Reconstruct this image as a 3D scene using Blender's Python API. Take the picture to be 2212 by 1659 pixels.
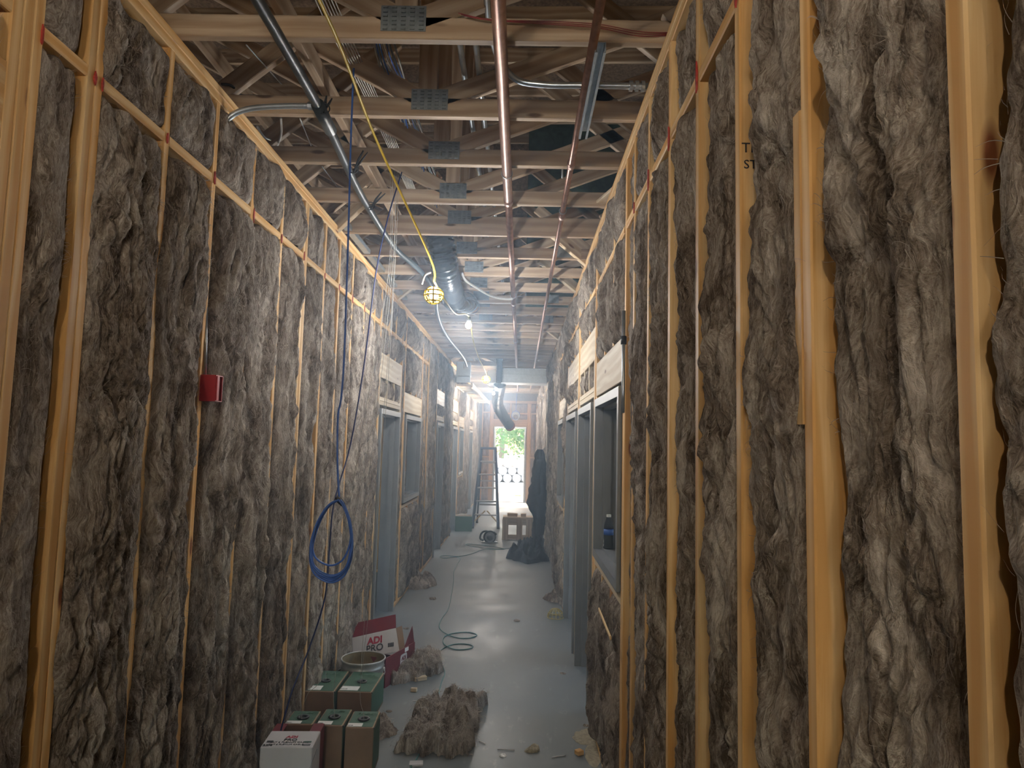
import bpy, bmesh, math, random
import numpy as np
from mathutils import Vector, Matrix
for o in list(bpy.data.objects): bpy.data.objects.remove(o)
scene = bpy.context.scene
COL = scene.collection
random.seed(7)
PI = math.pi

# ------------------------------------------------------------------ camera
FPX, VPX, VPY, RHO, EYE = 1470.0, 1125.0, 957.0, 0.023, 1.80     # corridor runs along +Y, its vanishing point, roll, eye height
CX, CY = 1106.0, 829.5
_y = np.array([VPX-CX, VPY-CY, FPX]); _y /= np.linalg.norm(_y)
_v = np.array([-RHO, 1, 0.]); _v -= _y*_v.dot(_y); _v /= np.linalg.norm(_v)
_x = np.cross(_y, -_v)
CM = np.array([_x, _y, -_v])                     # camera axes (right, down, forward) -> world
def at(px, py, axis, val):                       # where a line of sight meets a world plane
    r = CM @ np.array([px-CX, py-CY, FPX]); i = 'xyz'.index(axis)
    t = (val-(0, 0, EYE)[i])/r[i]
    return Vector((r[0]*t, r[1]*t, EYE+r[2]*t))
cam = bpy.data.cameras.new('camera'); camo = bpy.data.objects.new('camera', cam); COL.objects.link(camo)
cam.sensor_width = 36.0; cam.lens = FPX/2212*36.0; cam.clip_start = .02; cam.clip_end = 400
R3 = Matrix(((CM[0][0], -CM[0][1], -CM[0][2]), (CM[1][0], -CM[1][1], -CM[1][2]), (CM[2][0], -CM[2][1], -CM[2][2])))
camo.matrix_world = Matrix.Translation((0, 0, EYE)) @ R3.to_4x4()
scene.camera = camo

# ------------------------------------------------------------------ world, sun, exposure
scene.view_settings.view_transform = 'Standard'; scene.view_settings.look = 'None'
scene.view_settings.gamma = 1.0; scene.view_settings.use_curve_mapping = False
scene.view_settings.exposure = 1.0
W = bpy.data.worlds.new('sky'); scene.world = W; W.use_nodes = True
wn = W.node_tree.nodes; wl = W.node_tree.links
bg = wn['Background']; sky = wn.new('ShaderNodeTexSky'); sky.sky_type = 'NISHITA'
sky.sun_disc = False; sky.sun_elevation = math.radians(48); sky.sun_rotation = math.radians(-25); sky.air_density = 1.3; sky.dust_density = 3.0
wl.new(sky.outputs[0], bg.inputs[0]); bg.inputs[1].default_value = 1.2
SUN_E, SUN_A = math.radians(48), math.radians(-18)               # beyond the far door, a little to the left
sl = bpy.data.lights.new('sun', 'SUN'); sl.energy = 6.5; sl.angle = .01; sl.color = (1, .93, .82)
so = bpy.data.objects.new('sun', sl); COL.objects.link(so)
sd = Vector((math.sin(SUN_A)*math.cos(SUN_E), math.cos(SUN_A)*math.cos(SUN_E), math.sin(SUN_E)))
so.rotation_euler = sd.to_track_quat('Z', 'Y').to_euler(); so.location = (0, 40, 30)
cy = scene.cycles
cy.max_bounces = 6; cy.diffuse_bounces = 3; cy.glossy_bounces = 2; cy.transmission_bounces = 4; cy.transparent_max_bounces = 4
cy.use_adaptive_sampling = True; cy.adaptive_threshold = .1; cy.adaptive_min_samples = 16
cy.caustics_reflective = False; cy.caustics_refractive = False; cy.sample_clamp_indirect = 6.0; cy.sample_clamp_direct = 12.0
try: cy.use_denoising = True
except Exception: pass

# ------------------------------------------------------------------ dimensions of the place
XL, XR, XL2 = -1.327, .497, -1.327      # stud faces of the corridor walls
H = 3.30                                # top of the wall plates = underside of the trusses
ZB = 2.885                              # fire blocking line
YF = 20.9                               # end wall
ST, SW = .038, .14                      # stud thickness and depth

# ------------------------------------------------------------------ materials
def nodes_of(name):
    m = bpy.data.materials.new(name); m.use_nodes = True
    nt = m.node_tree; b = nt.nodes['Principled BSDF']
    return m, nt, b
def N(nt, t, **kw):
    n = nt.nodes.new(t)
    for k, v in kw.items():
        if k in n.inputs: n.inputs[k].default_value = v
        else: setattr(n, k, v)
    return n
def ramp(nt, fac, stops):
    r = nt.nodes.new('ShaderNodeValToRGB'); e = r.color_ramp.elements
    while len(e) < len(stops): e.new(.5)
    for el, (p, c) in zip(e, stops):
        el.position = p; el.color = (*c, 1) if len(c) == 3 else c
    nt.links.new(fac, r.inputs[0]); return r
def bump(nt, b, height, strength, dist=.01):
    bm = N(nt, 'ShaderNodeBump'); bm.inputs['Strength'].default_value = strength; bm.inputs['Distance'].default_value = dist
    nt.links.new(height, bm.inputs['Height']); nt.links.new(bm.outputs[0], b.inputs['Normal']); return bm
def objcoord(nt, scale=(1, 1, 1), rnd=True):
    tc = nt.nodes.new('ShaderNodeTexCoord'); mp = nt.nodes.new('ShaderNodeMapping'); mp.inputs['Scale'].default_value = scale
    if rnd:
        oi = nt.nodes.new('ShaderNodeObjectInfo'); ml = N(nt, 'ShaderNodeVectorMath', operation='MULTIPLY_ADD')
        ml.inputs[1].default_value = (37, 53, 71)
        nt.links.new(oi.outputs['Random'], ml.inputs[0]); nt.links.new(tc.outputs['Object'], ml.inputs[2])
        nt.links.new(ml.outputs[0], mp.inputs[0])
    else: nt.links.new(tc.outputs['Object'], mp.inputs[0])
    return mp
def plain(name, col, rough=.6, metal=0., noise=0., nscale=20., bumpy=0., spec=.5, sx=(1, 1, 1)):
    m, nt, b = nodes_of(name)
    b.inputs['Roughness'].default_value = rough; b.inputs['Metallic'].default_value = metal
    b.inputs['Specular IOR Level'].default_value = spec
    mp = objcoord(nt, sx)
    nz = N(nt, 'ShaderNodeTexNoise', Scale=nscale, Detail=5.0, Roughness=.6); nt.links.new(mp.outputs[0], nz.inputs['Vector'])
    d = tuple(max(0, c*(1-noise)) for c in col); u = tuple(min(1, c*(1+noise)) for c in col)
    r = ramp(nt, nz.outputs[0], [(.3, d), (.7, u)]); nt.links.new(r.outputs[0], b.inputs['Base Color'])
    if bumpy: bump(nt, b, nz.outputs[0], bumpy, .004)
    return m
def wood(name, light, dark, knot, rough=.62):
    # long axis of every board is local X
    m, nt, b = nodes_of(name); b.inputs['Roughness'].default_value = rough; b.inputs['Specular IOR Level'].default_value = .3
    mp = objcoord(nt)
    wn_ = N(nt, 'ShaderNodeTexNoise', Scale=1.6, Detail=2.0); nt.links.new(mp.outputs[0], wn_.inputs['Vector'])
    st = nt.nodes.new('ShaderNodeMapping'); st.inputs['Scale'].default_value = (1.1, 26, 26)
    mx = N(nt, 'ShaderNodeVectorMath', operation='MULTIPLY_ADD'); mx.inputs[1].default_value = (.02, .05, .05)
    nt.links.new(wn_.outputs['Color'], mx.inputs[0]); nt.links.new(mp.outputs[0], mx.inputs[2]); nt.links.new(mx.outputs[0], st.inputs[0])
    g1 = N(nt, 'ShaderNodeTexNoise', Scale=1.0, Detail=3.0, Distortion=.6); nt.links.new(st.outputs[0], g1.inputs['Vector'])
    wv = N(nt, 'ShaderNodeTexWave', wave_type='RINGS', Scale=.32, Distortion=2.5, Detail=2.0); wv.rings_direction = 'X'
    nt.links.new(st.outputs[0], wv.inputs['Vector'])
    fi = nt.nodes.new('ShaderNodeMapping'); fi.inputs['Scale'].default_value = (5, 260, 260); nt.links.new(mp.outputs[0], fi.inputs[0])
    g2 = N(nt, 'ShaderNodeTexNoise', Scale=1.0, Detail=2.0); nt.links.new(fi.outputs[0], g2.inputs['Vector'])
    a1 = N(nt, 'ShaderNodeMath', operation='MULTIPLY_ADD'); a1.inputs[1].default_value = .35
    nt.links.new(wv.outputs['Fac'], a1.inputs[0]); nt.links.new(g1.outputs[0], a1.inputs[2])
    a2 = N(nt, 'ShaderNodeMath', operation='MULTIPLY_ADD'); a2.inputs[1].default_value = .25
    nt.links.new(g2.outputs[0], a2.inputs[0]); nt.links.new(a1.outputs[0], a2.inputs[2])
    cr = ramp(nt, a2.outputs[0], [(.45, light), (.95, dark)])
    kn = nt.nodes.new('ShaderNodeMapping'); kn.inputs['Scale'].default_value = (2.6, 9, 9); nt.links.new(mp.outputs[0], kn.inputs[0])
    vo = N(nt, 'ShaderNodeTexVoronoi', Scale=1.0, Randomness=1.0); nt.links.new(kn.outputs[0], vo.inputs['Vector'])
    kr = ramp(nt, vo.outputs['Distance'], [(.07, (1, 1, 1)), (.13, (0, 0, 0))])
    mixk = N(nt, 'ShaderNodeMix', data_type='RGBA'); nt.links.new(kr.outputs[0], mixk.inputs['Factor'])
    nt.links.new(cr.outputs[0], mixk.inputs['A']); mixk.inputs['B'].default_value = (*knot, 1)
    hs = N(nt, 'ShaderNodeHueSaturation'); oi = nt.nodes.new('ShaderNodeObjectInfo')
    mr = N(nt, 'ShaderNodeMapRange'); mr.inputs['To Min'].default_value = .82; mr.inputs['To Max'].default_value = 1.12
    nt.links.new(oi.outputs['Random'], mr.inputs[0]); nt.links.new(mr.outputs[0], hs.inputs['Value']); nt.links.new(mixk.outputs['Result'], hs.inputs['Color'])
    nt.links.new(hs.outputs[0], b.inputs['Base Color'])
    bump(nt, b, a2.outputs[0], .12, .002)
    return m
M = {}
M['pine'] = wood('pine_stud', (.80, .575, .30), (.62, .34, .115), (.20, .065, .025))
M['pine_hazed'] = wood('pine_hazed', (.55, .43, .30), (.36, .25, .16), (.13, .08, .05))  # truss pine greyed in colour to stand for the hazy ceiling light
M['pine_white'] = wood('pine_header', (.66, .57, .42), (.50, .38, .24), (.20, .10, .05))
M['pine_red'] = wood('pine_reddish', (.62, .34, .14), (.46, .22, .08), (.16, .05, .02))  # redder pine; on the end wall the red stands for warm light

def wool(name, c0, c1, c2, c3):
    m, nt, b = nodes_of(name); b.inputs['Roughness'].default_value = 1.0; b.inputs['Specular IOR Level'].default_value = .05
    mp = objcoord(nt)
    w0 = N(nt, 'ShaderNodeTexNoise', Scale=5.0, Detail=3.0); nt.links.new(mp.outputs[0], w0.inputs['Vector'])
    ma = N(nt, 'ShaderNodeVectorMath', operation='MULTIPLY_ADD'); ma.inputs[1].default_value = (.14, .14, .14)
    nt.links.new(w0.outputs['Color'], ma.inputs[0]); nt.links.new(mp.outputs[0], ma.inputs[2])
    s1 = nt.nodes.new('ShaderNodeMapping'); s1.inputs['Scale'].default_value = (10, 10, 3.2); nt.links.new(ma.outputs[0], s1.inputs[0])
    n1 = N(nt, 'ShaderNodeTexNoise', Scale=1.0, Detail=6.0, Roughness=.62, Distortion=.7); nt.links.new(s1.outputs[0], n1.inputs['Vector'])
    s2 = nt.nodes.new('ShaderNodeMapping'); s2.inputs['Scale'].default_value = (90, 90, 16); nt.links.new(ma.outputs[0], s2.inputs[0])
    n2 = N(nt, 'ShaderNodeTexNoise', Scale=1.0, Detail=4.0, Roughness=.6, Distortion=1.6); nt.links.new(s2.outputs[0], n2.inputs['Vector'])
    n3 = N(nt, 'ShaderNodeTexNoise', Scale=260.0, Detail=3.0, Roughness=.7, Distortion=1.0); nt.links.new(ma.outputs[0], n3.inputs['Vector'])
    a = N(nt, 'ShaderNodeMath', operation='MULTIPLY'); a.inputs[1].default_value = .55; nt.links.new(n1.outputs[0], a.inputs[0])
    a2 = N(nt, 'ShaderNodeMath', operation='MULTIPLY_ADD'); a2.inputs[1].default_value = .34; nt.links.new(n2.outputs[0], a2.inputs[0]); nt.links.new(a.outputs[0], a2.inputs[2])
    a3 = N(nt, 'ShaderNodeMath', operation='MULTIPLY_ADD'); a3.inputs[1].default_value = .14; nt.links.new(n3.outputs[0], a3.inputs[0]); nt.links.new(a2.outputs[0], a3.inputs[2])
    cr = ramp(nt, a3.outputs[0], [(.41, c0), (.485, c1), (.545, c2), (.625, c3)])
    nt.links.new(cr.outputs[0], b.inputs['Base Color'])
    h = N(nt, 'ShaderNodeMath', operation='MULTIPLY_ADD'); h.inputs[1].default_value = .5; nt.links.new(n3.outputs[0], h.inputs[0]); nt.links.new(n2.outputs[0], h.inputs[2])
    bump(nt, b, h.outputs[0], .9, .012)
    return m
M['wool'] = wool('mineral_wool', (.10, .074, .055), (.24, .193, .155), (.38, .322, .268), (.60, .535, .46))
M['wool_warm_lit'] = wool('mineral_wool_warm_lit', (.11, .055, .035), (.20, .11, .07), (.30, .18, .12), (.42, .30, .22))  # wool with the end wall's warm light mixed into its colour
M['fibre'] = plain('wool_fibre', (.36, .315, .27), .95, noise=.35, nscale=9, spec=.1)

def concrete():
    m, nt, b = nodes_of('concrete'); mp = objcoord(nt, rnd=False)
    n1 = N(nt, 'ShaderNodeTexNoise', Scale=1.3, Detail=7.0, Roughness=.6, Distortion=.5); nt.links.new(mp.outputs[0], n1.inputs['Vector'])
    n2 = N(nt, 'ShaderNodeTexNoise', Scale=55.0, Detail=4.0); nt.links.new(mp.outputs[0], n2.inputs['Vector'])
    cr = ramp(nt, n1.outputs[0], [(.3, (.105, .118, .12)), (.55, (.145, .16, .162)), (.75, (.19, .205, .206))])
    # pale scuffs down the middle of the slab
    s = nt.nodes.new('ShaderNodeMapping'); s.inputs['Scale'].default_value = (5, 1.8, 1); nt.links.new(mp.outputs[0], s.inputs[0])
    n3 = N(nt, 'ShaderNodeTexNoise', Scale=2.6, Detail=8.0, Roughness=.75); nt.links.new(s.outputs[0], n3.inputs['Vector'])
    sc = ramp(nt, n3.outputs[0], [(.57, (0, 0, 0)), (.70, (.6, .6, .6))])
    mx = N(nt, 'ShaderNodeMix', data_type='RGBA'); nt.links.new(sc.outputs[0], mx.inputs['Factor']); nt.links.new(cr.outputs[0], mx.inputs['A']); mx.inputs['B'].default_value = (.28, .295, .29, 1)
    nt.links.new(mx.outputs['Result'], b.inputs['Base Color'])
    rr = ramp(nt, n1.outputs[0], [(.3, (.42,)*3), (.7, (.62,)*3)]); nt.links.new(rr.outputs[0], b.inputs['Roughness'])
    bump(nt, b, n2.outputs[0], .08, .002)
    return m
M['concrete'] = concrete()
M['steel'] = plain('grey_primed_steel', (.18, .19, .197), .42, noise=.12, nscale=6, spec=.5)
M['galv'] = plain('galvanised_steel', (.42, .47, .50), .38, metal=.75, noise=.15, nscale=30)
M['plate'] = plain('dull_truss_plate', (.20, .225, .235), .5, metal=.4, noise=.2, nscale=40)
M['emt'] = plain('conduit_steel', (.55, .60, .63), .28, metal=.9, noise=.08, nscale=30)
M['copper'] = plain('copper', (.46, .29, .235), .30, metal=.92, noise=.2, nscale=7, sx=(3, 3, .6))
M['brass'] = plain('copper_ring', (.75, .36, .16), .3, metal=.9, noise=.1)
M['blackpipe'] = plain('black_pipe', (.035, .042, .045), .38, noise=.3, nscale=60, bumpy=.1)
M['blackflex'] = plain('black_flex_foil', (.018, .02, .023), .22, noise=.3, nscale=25, bumpy=.5)
M['black'] = plain('black_plastic', (.015, .016, .018), .45, noise=.2)
M['yellow'] = plain('yellow_plastic', (.80, .55, .04), .45, noise=.08)
M['cordw'] = plain('pale_yellow_cord', (.66, .56, .22), .5, noise=.1)
M['bluecab'] = plain('blue_cable', (.045, .13, .44), .4, noise=.1)
M['bluedark'] = plain('dark_blue_cable', (.015, .025, .10), .4, noise=.1)
M['whitecab'] = plain('white_cable', (.55, .53, .48), .45, noise=.1)
M['wirewhite'] = plain('off_white_wire', (.36, .35, .32), .5, noise=.1)
M['greycab'] = plain('grey_cable', (.22, .25, .27), .4, noise=.2)
M['redcab'] = plain('red_cable', (.24, .03, .035), .5, noise=.1)
M['teal'] = plain('teal_cord', (.045, .17, .17), .45, noise=.1)
M['redpaint'] = plain('red_sealant', (.36, .035, .025), .5, noise=.35, nscale=80)
M['redbox'] = plain('red_steel_box', (.36, .012, .014), .35, noise=.15)
M['osb'] = plain('osb_deck', (.20, .14, .095), .85, noise=.4, nscale=35, bumpy=.2)
M['greenboard'] = plain('green_sheathing', (.035, .062, .045), .8, noise=.45, nscale=14)
M['card'] = plain('brown_cardboard', (.20, .125, .075), .8, noise=.12, nscale=8)
M['cardedge'] = plain('pale_cardboard_edge', (.36, .26, .16), .8, noise=.1)
M['green'] = plain('green_print', (.035, .095, .058), .6, noise=.1, nscale=6)
M['green2'] = plain('pale_green_print', (.075, .15, .10), .6, noise=.05)
M['whitecard'] = plain('white_card', (.50, .49, .495), .6, noise=.05, nscale=8)
M['redcard'] = plain('red_card', (.15, .012, .02), .5, noise=.12, nscale=8)
M['paper'] = plain('white_label', (.75, .76, .74), .6, noise=.03)
M['ink'] = plain('black_ink', (.02, .02, .025), .7)
M['redink'] = plain('red_ink', (.38, .02, .05), .6)
M['bucket'] = plain('old_steel_pail', (.42, .42, .40), .45, metal=.55, noise=.25, nscale=14)
M['bucketin'] = plain('rusty_pail_inside', (.20, .15, .07), .7, noise=.35, nscale=12)
M['cloth'] = plain('dark_cloth', (.018, .02, .026), .95, noise=.35, nscale=12, bumpy=.5)
M['ladder'] = plain('blue_grey_fibreglass', (.05, .08, .14), .45, noise=.1)
M['alu'] = plain('worn_aluminium', (.35, .36, .37), .4, metal=.7, noise=.1)
M['tan'] = plain('tan_brace', (.42, .29, .12), .6, noise=.15)
M['leaf'] = plain('green_leaves', (.08, .20, .045), .6, noise=.6, nscale=2.5)
M['bark'] = plain('bark', (.16, .13, .10), .9, noise=.4, nscale=20, bumpy=.4)
M['pvc'] = plain('white_pipe', (.80, .80, .80), .35, noise=.04)
M['dirt'] = plain('pale_ground', (.62, .58, .50), .95, noise=.18, nscale=4, bumpy=.3)
M['plywood'] = plain('plywood', (.42, .36, .27), .7, noise=.18, nscale=7, sx=(1, 1, .2))
M['beige'] = plain('sawdust', (.30, .265, .19), .95, noise=.3, nscale=60, bumpy=.5)
M['gold'] = plain('straw_plastic', (.45, .36, .12), .5, noise=.2)

def emit(name, col, s):
    m, nt, b = nodes_of(name); b.inputs['Base Color'].default_value = (.9, .9, .9, 1)
    b.inputs['Emission Color'].default_value = (*col, 1); b.inputs['Emission Strength'].default_value = s
    return m
def glassy(name, col, rough=.02):
    m, nt, b = nodes_of(name); b.inputs['Base Color'].default_value = (*col, 1); b.inputs['Transmission Weight'].default_value = 1.0
    b.inputs['Roughness'].default_value = rough; b.inputs['IOR'].default_value = 1.07; return m
M['bulb'] = emit('lit_bulb', (.97, .98, 1), 640.0)
M['bulb_far'] = emit('lit_bulb_bright', (.95, .97, 1), 1700.0)
M['bulb_mid'] = emit('lit_bulb_mid', (.95, .98, 1), 1300.0)
M['bulb_warm'] = emit('lit_bulb_warm', (1, .90, .77), 300.0)
M['bulb_fill'] = emit('lit_bulb_fill', (1, .84, .62), 1500.0)
M['plasticclear'] = glassy('clear_bottle', (.86, .91, .93), .08)

# ------------------------------------------------------------------ mesh helpers
def link(name, me, mat, parent=None, loc=(0, 0, 0), smooth=False):
    o = bpy.data.objects.new(name, me); COL.objects.link(o); o.location = loc
    if parent is not None: o.parent = parent
    if mat is not None and not me.materials: me.materials.append(M[mat] if isinstance(mat, str) else mat)
    if smooth: me.polygons.foreach_set('use_smooth', [True]*len(me.polygons))
    return o
def empty(name, loc=(0, 0, 0), rz=0):
    o = bpy.data.objects.new(name, None); COL.objects.link(o); o.location = loc; o.rotation_euler = (0, 0, rz)
    o.empty_display_size = .1
    return o
def tag(o, label=None, cat=None, group=None, kind=None):
    if label: o['label'] = label
    if cat: o['category'] = cat
    if group: o['group'] = group
    if kind: o['kind'] = kind
    return o
class MB:
    def __init__(s): s.v = []; s.f = []
    def add(s, v, f):
        n = len(s.v); s.v += [tuple(p) for p in v]; s.f += [tuple(i+n for i in q) for q in f]; return s
    def box(s, c, d, rot=None):
        v = [Vector(((i & 1)-.5, ((i >> 1) & 1)-.5, ((i >> 2) & 1)-.5)) for i in range(8)]
        v = [Vector((p.x*d[0], p.y*d[1], p.z*d[2])) for p in v]
        if rot is not None: v = [rot @ p for p in v]
        v = [p+Vector(c) for p in v]
        return s.add(v, [(0, 2, 3, 1), (4, 5, 7, 6), (0, 1, 5, 4), (2, 6, 7, 3), (0, 4, 6, 2), (1, 3, 7, 5)])
    def cbox(s, c, d, ch=.004, rot=None):
        # box with eased edges: three nested extents
        hx, hy, hz = d[0]/2, d[1]/2, d[2]/2; ch = min(ch, hx*.9, hy*.9, hz*.9)
        v = []
        for sz in (-1, 1):
            for sy in (-1, 1):
                for sx in (-1, 1):
                    v += [Vector((sx*(hx-ch), sy*(hy-ch), sz*hz)), Vector((sx*(hx-ch), sy*hy, sz*(hz-ch))), Vector((sx*hx, sy*(hy-ch), sz*(hz-ch)))]
        bm = bmesh.new()
        for p in v: bm.verts.new((rot @ p if rot is not None else p)+Vector(c))
        r = bmesh.ops.convex_hull(bm, input=bm.verts)
        bmesh.ops.dissolve_limit(bm, angle_limit=.01, verts=bm.verts, edges=bm.edges)
        bm.verts.index_update(); vv = [p.co.copy() for p in bm.verts]; ff = [[q.index for q in f.verts] for f in bm.faces]; bm.free()
        return s.add(vv, ff)
    def tube(s, pts, r, n=8, caps=True):
        pts = [Vector(p) for p in pts]; m = len(pts); rs = r if isinstance(r, (list, tuple)) else [r]*m
        tang = [(pts[min(i+1, m-1)]-pts[max(i-1, 0)]).normalized() for i in range(m)]
        a = Vector((0, 0, 1)) if abs(tang[0].z) < .9 else Vector((1, 0, 0))
        nrm = (a-tang[0]*a.dot(tang[0])).normalized(); v = []
        for i in range(m):
            nrm = (nrm-tang[i]*nrm.dot(tang[i]));
            nrm = nrm.normalized() if nrm.length > 1e-6 else tang[i].orthogonal().normalized()
            bi = tang[i].cross(nrm)
            for k in range(n):
                q = 2*PI*k/n; v.append(pts[i]+(nrm*math.cos(q)+bi*math.sin(q))*rs[i])
        f = [(i*n+k, i*n+(k+1) % n, (i+1)*n+(k+1) % n, (i+1)*n+k) for i in range(m-1) for k in range(n)]
        if caps: f += [tuple(reversed(range(n))), tuple(range((m-1)*n, m*n))]
        return s.add(v, f)
    def lathe(s, prof, c=(0, 0, 0), n=20, rot=None, cap0=False, cap1=False):
        v = []; m = len(prof)
        for r, z in prof:
            for k in range(n):
                p = Vector((r*math.cos(2*PI*k/n), r*math.sin(2*PI*k/n), z))
                v.append((rot @ p if rot is not None else p)+Vector(c))
        f = [(i*n+k, i*n+(k+1) % n, (i+1)*n+(k+1) % n, (i+1)*n+k) for i in range(m-1) for k in range(n)]
        if cap0: f.append(tuple(reversed(range(n))))
        if cap1: f.append(tuple(range((m-1)*n, m*n)))
        return s.add(v, f)
    def prism(s, poly, axis_vec, origin, ux, uy):
        # polygon in the (ux,uy) plane extruded along axis_vec
        o = Vector(origin); ux = Vector(ux); uy = Vector(uy); a = Vector(axis_vec); n = len(poly)
        v = [o+ux*p[0]+uy*p[1] for p in poly]+[o+ux*p[0]+uy*p[1]+a for p in poly]
        f = [tuple(reversed(range(n))), tuple(range(n, 2*n))]+[(i, (i+1) % n, n+(i+1) % n, n+i) for i in range(n)]
        return s.add(v, f)
    def build(s, name, mat, parent=None, loc=(0, 0, 0), smooth=False, fix=True):
        me = bpy.data.meshes.new(name); me.from_pydata([tuple(p) for p in s.v], [], s.f); me.update()
        if fix:
            bm = bmesh.new(); bm.from_mesh(me); bmesh.ops.recalc_face_normals(bm, faces=bm.faces); bm.to_mesh(me); bm.free()
        return link(name, me, mat, parent, loc, smooth)
def smooth_path(pts, k=6):
    P = [Vector(p) for p in pts]; out = []
    for i in range(len(P)-1):
        p0, p1, p2, p3 = P[max(i-1, 0)], P[i], P[i+1], P[min(i+2, len(P)-1)]
        for j in range(k):
            t = j/k
            out.append(.5*((2*p1)+(p2-p0)*t+(2*p0-5*p1+4*p2-p3)*t*t+(3*p1-p0-3*p2+p3)*t**3))
    return out+[P[-1]]
_lum = {}
def lumber_mesh(L, w, t):
    key = (round(L, 3), round(w, 3), round(t, 3))
    if key not in _lum:
        mb = MB(); c = .0035; hw, ht = w/2, t/2
        sec = [(hw-c, ht), (-hw+c, ht), (-hw, ht-c), (-hw, -ht+c), (-hw+c, -ht), (hw-c, -ht), (hw, -ht+c), (hw, ht-c)]
        mb.prism(sec, (L, 0, 0), (-L/2, 0, 0), (0, 1, 0), (0, 0, 1))
        me = bpy.data.meshes.new('lumber'); me.from_pydata(mb.v, [], mb.f); me.update()
        bm = bmesh.new(); bm.from_mesh(me); bmesh.ops.recalc_face_normals(bm, faces=bm.faces); bm.to_mesh(me); bm.free()
        _lum[key] = me
    return _lum[key]
def lumber(name, p0, p1, w, t, wdir, parent, mat='pine'):
    # a board from p0 to p1 (centre line); its width w lies along wdir, thickness t across
    p0 = Vector(p0); p1 = Vector(p1); x = (p1-p0); L = x.length; x.normalize()
    y = Vector(wdir); y = (y-x*y.dot(x)).normalized(); z = x.cross(y)
    me = lumber_mesh(L, w, t)
    o = bpy.data.objects.new(name, me); COL.objects.link(o); o.parent = parent
    if not me.materials: me.materials.append(None)
    o.material_slots[0].link = 'OBJECT'; o.material_slots[0].material = M[mat]
    o.matrix_world = Matrix(((x.x, y.x, z.x, (p0.x+p1.x)/2), (x.y, y.y, z.y, (p0.y+p1.y)/2), (x.z, y.z, z.z, (p0.z+p1.z)/2), (0, 0, 0, 1)))
    return o
_font = [None]
def text_mesh(txt, size, depth=.0006, bold=0.0):
    cu = bpy.data.curves.new('t', 'FONT'); cu.body = txt; cu.size = size; cu.extrude = depth; cu.align_x = 'CENTER'; cu.align_y = 'CENTER'
    cu.resolution_u = 3; cu.offset = bold
    ob = bpy.data.objects.new('t', cu); COL.objects.link(ob)
    dg = bpy.context.evaluated_depsgraph_get(); dg.update()
    me = bpy.data.meshes.new_from_object(ob.evaluated_get(dg)); bpy.data.objects.remove(ob); bpy.data.curves.remove(cu)
    me.materials.clear()
    return me
def lettering(txt, size, mat, parent, origin, ux, uy, name='lettering', bold=0.0, sx=1.0, depth=.0006):
    me = text_mesh(txt, size, depth, bold); ux = Vector(ux).normalized(); uy = Vector(uy).normalized(); uz = ux.cross(uy); o0 = Vector(origin)
    co = [o0+ux*(v.co.x*sx)+uy*v.co.y+uz*v.co.z for v in me.vertices]
    for v, c in zip(me.vertices, co): v.co = c
    me.update()
    return link(name, me, mat, parent)

# ------------------------------------------------------------------ vector noise for the wool
_prm = np.random.RandomState(3).permutation(256); _prm = np.concatenate([_prm, _prm, _prm])
_gr = np.random.RandomState(4).uniform(0, 2*PI, 256); _gx, _gy = np.cos(_gr), np.sin(_gr)
def noise2(x, y):
    xi = np.floor(x).astype(int); yi = np.floor(y).astype(int); xf = x-xi; yf = y-yi; xi &= 255; yi &= 255
    u = xf*xf*xf*(xf*(xf*6-15)+10); v = yf*yf*yf*(yf*(yf*6-15)+10)
    def g(ix, iy, dx, dy):
        h = _prm[_prm[ix]+iy]; return _gx[h]*dx+_gy[h]*dy
    n00 = g(xi, yi, xf, yf); n10 = g(xi+1, yi, xf-1, yf); n01 = g(xi, yi+1, xf, yf-1); n11 = g(xi+1, yi+1, xf-1, yf-1)
    a = n00+u*(n10-n00); b = n01+u*(n11-n01)
    return (a+v*(b-a))*1.5
def grid_faces(nu, nv):
    i = np.arange((nv-1)*nu).reshape(nv-1, nu)[:, :-1].ravel()
    return np.stack([i, i+1, i+nu+1, i+nu], 1)
def mesh_np(name, V, F):
    me = bpy.data.meshes.new(name); me.vertices.add(len(V)); me.vertices.foreach_set('co', V.astype(np.float32).ravel())
    k = F.shape[1]
    me.loops.add(F.size); me.polygons.add(len(F)); me.loops.foreach_set('vertex_index', F.astype(np.int32).ravel())
    me.polygons.foreach_set('loop_start', np.arange(0, F.size, k, dtype=np.int32)); me.polygons.foreach_set('loop_total', np.full(len(F), k, dtype=np.int32))
    me.update(calc_edges=True); me.validate(); return me
RNG = np.random.RandomState(11)
def wool_height(U, V, sd, amp=1.0):
    # lobes, creases and flowing streaks; U across, V along (metres)
    U = U+sd*7.31; V = V+sd*3.77
    wu = noise2(U*3.1, V*2.0)*.07+noise2(U*9, V*6+9)*.022; wv = noise2(U*2.7+40, V*2.2)*.12+noise2(U*8+5, V*6)*.03
    a, b = U+wu, V+wv
    h = .052*(np.abs(noise2(a*5.2, b*1.9))-.25)
    h += .034*(np.abs(noise2(a*11+7, b*4.6))-.25)
    h += .018*(np.abs(noise2(a*24, b*11+3))-.25)
    h += .011*noise2(a*50+11, b*19)+.005*noise2(a*110, b*40+5)
    return h*amp
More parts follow.
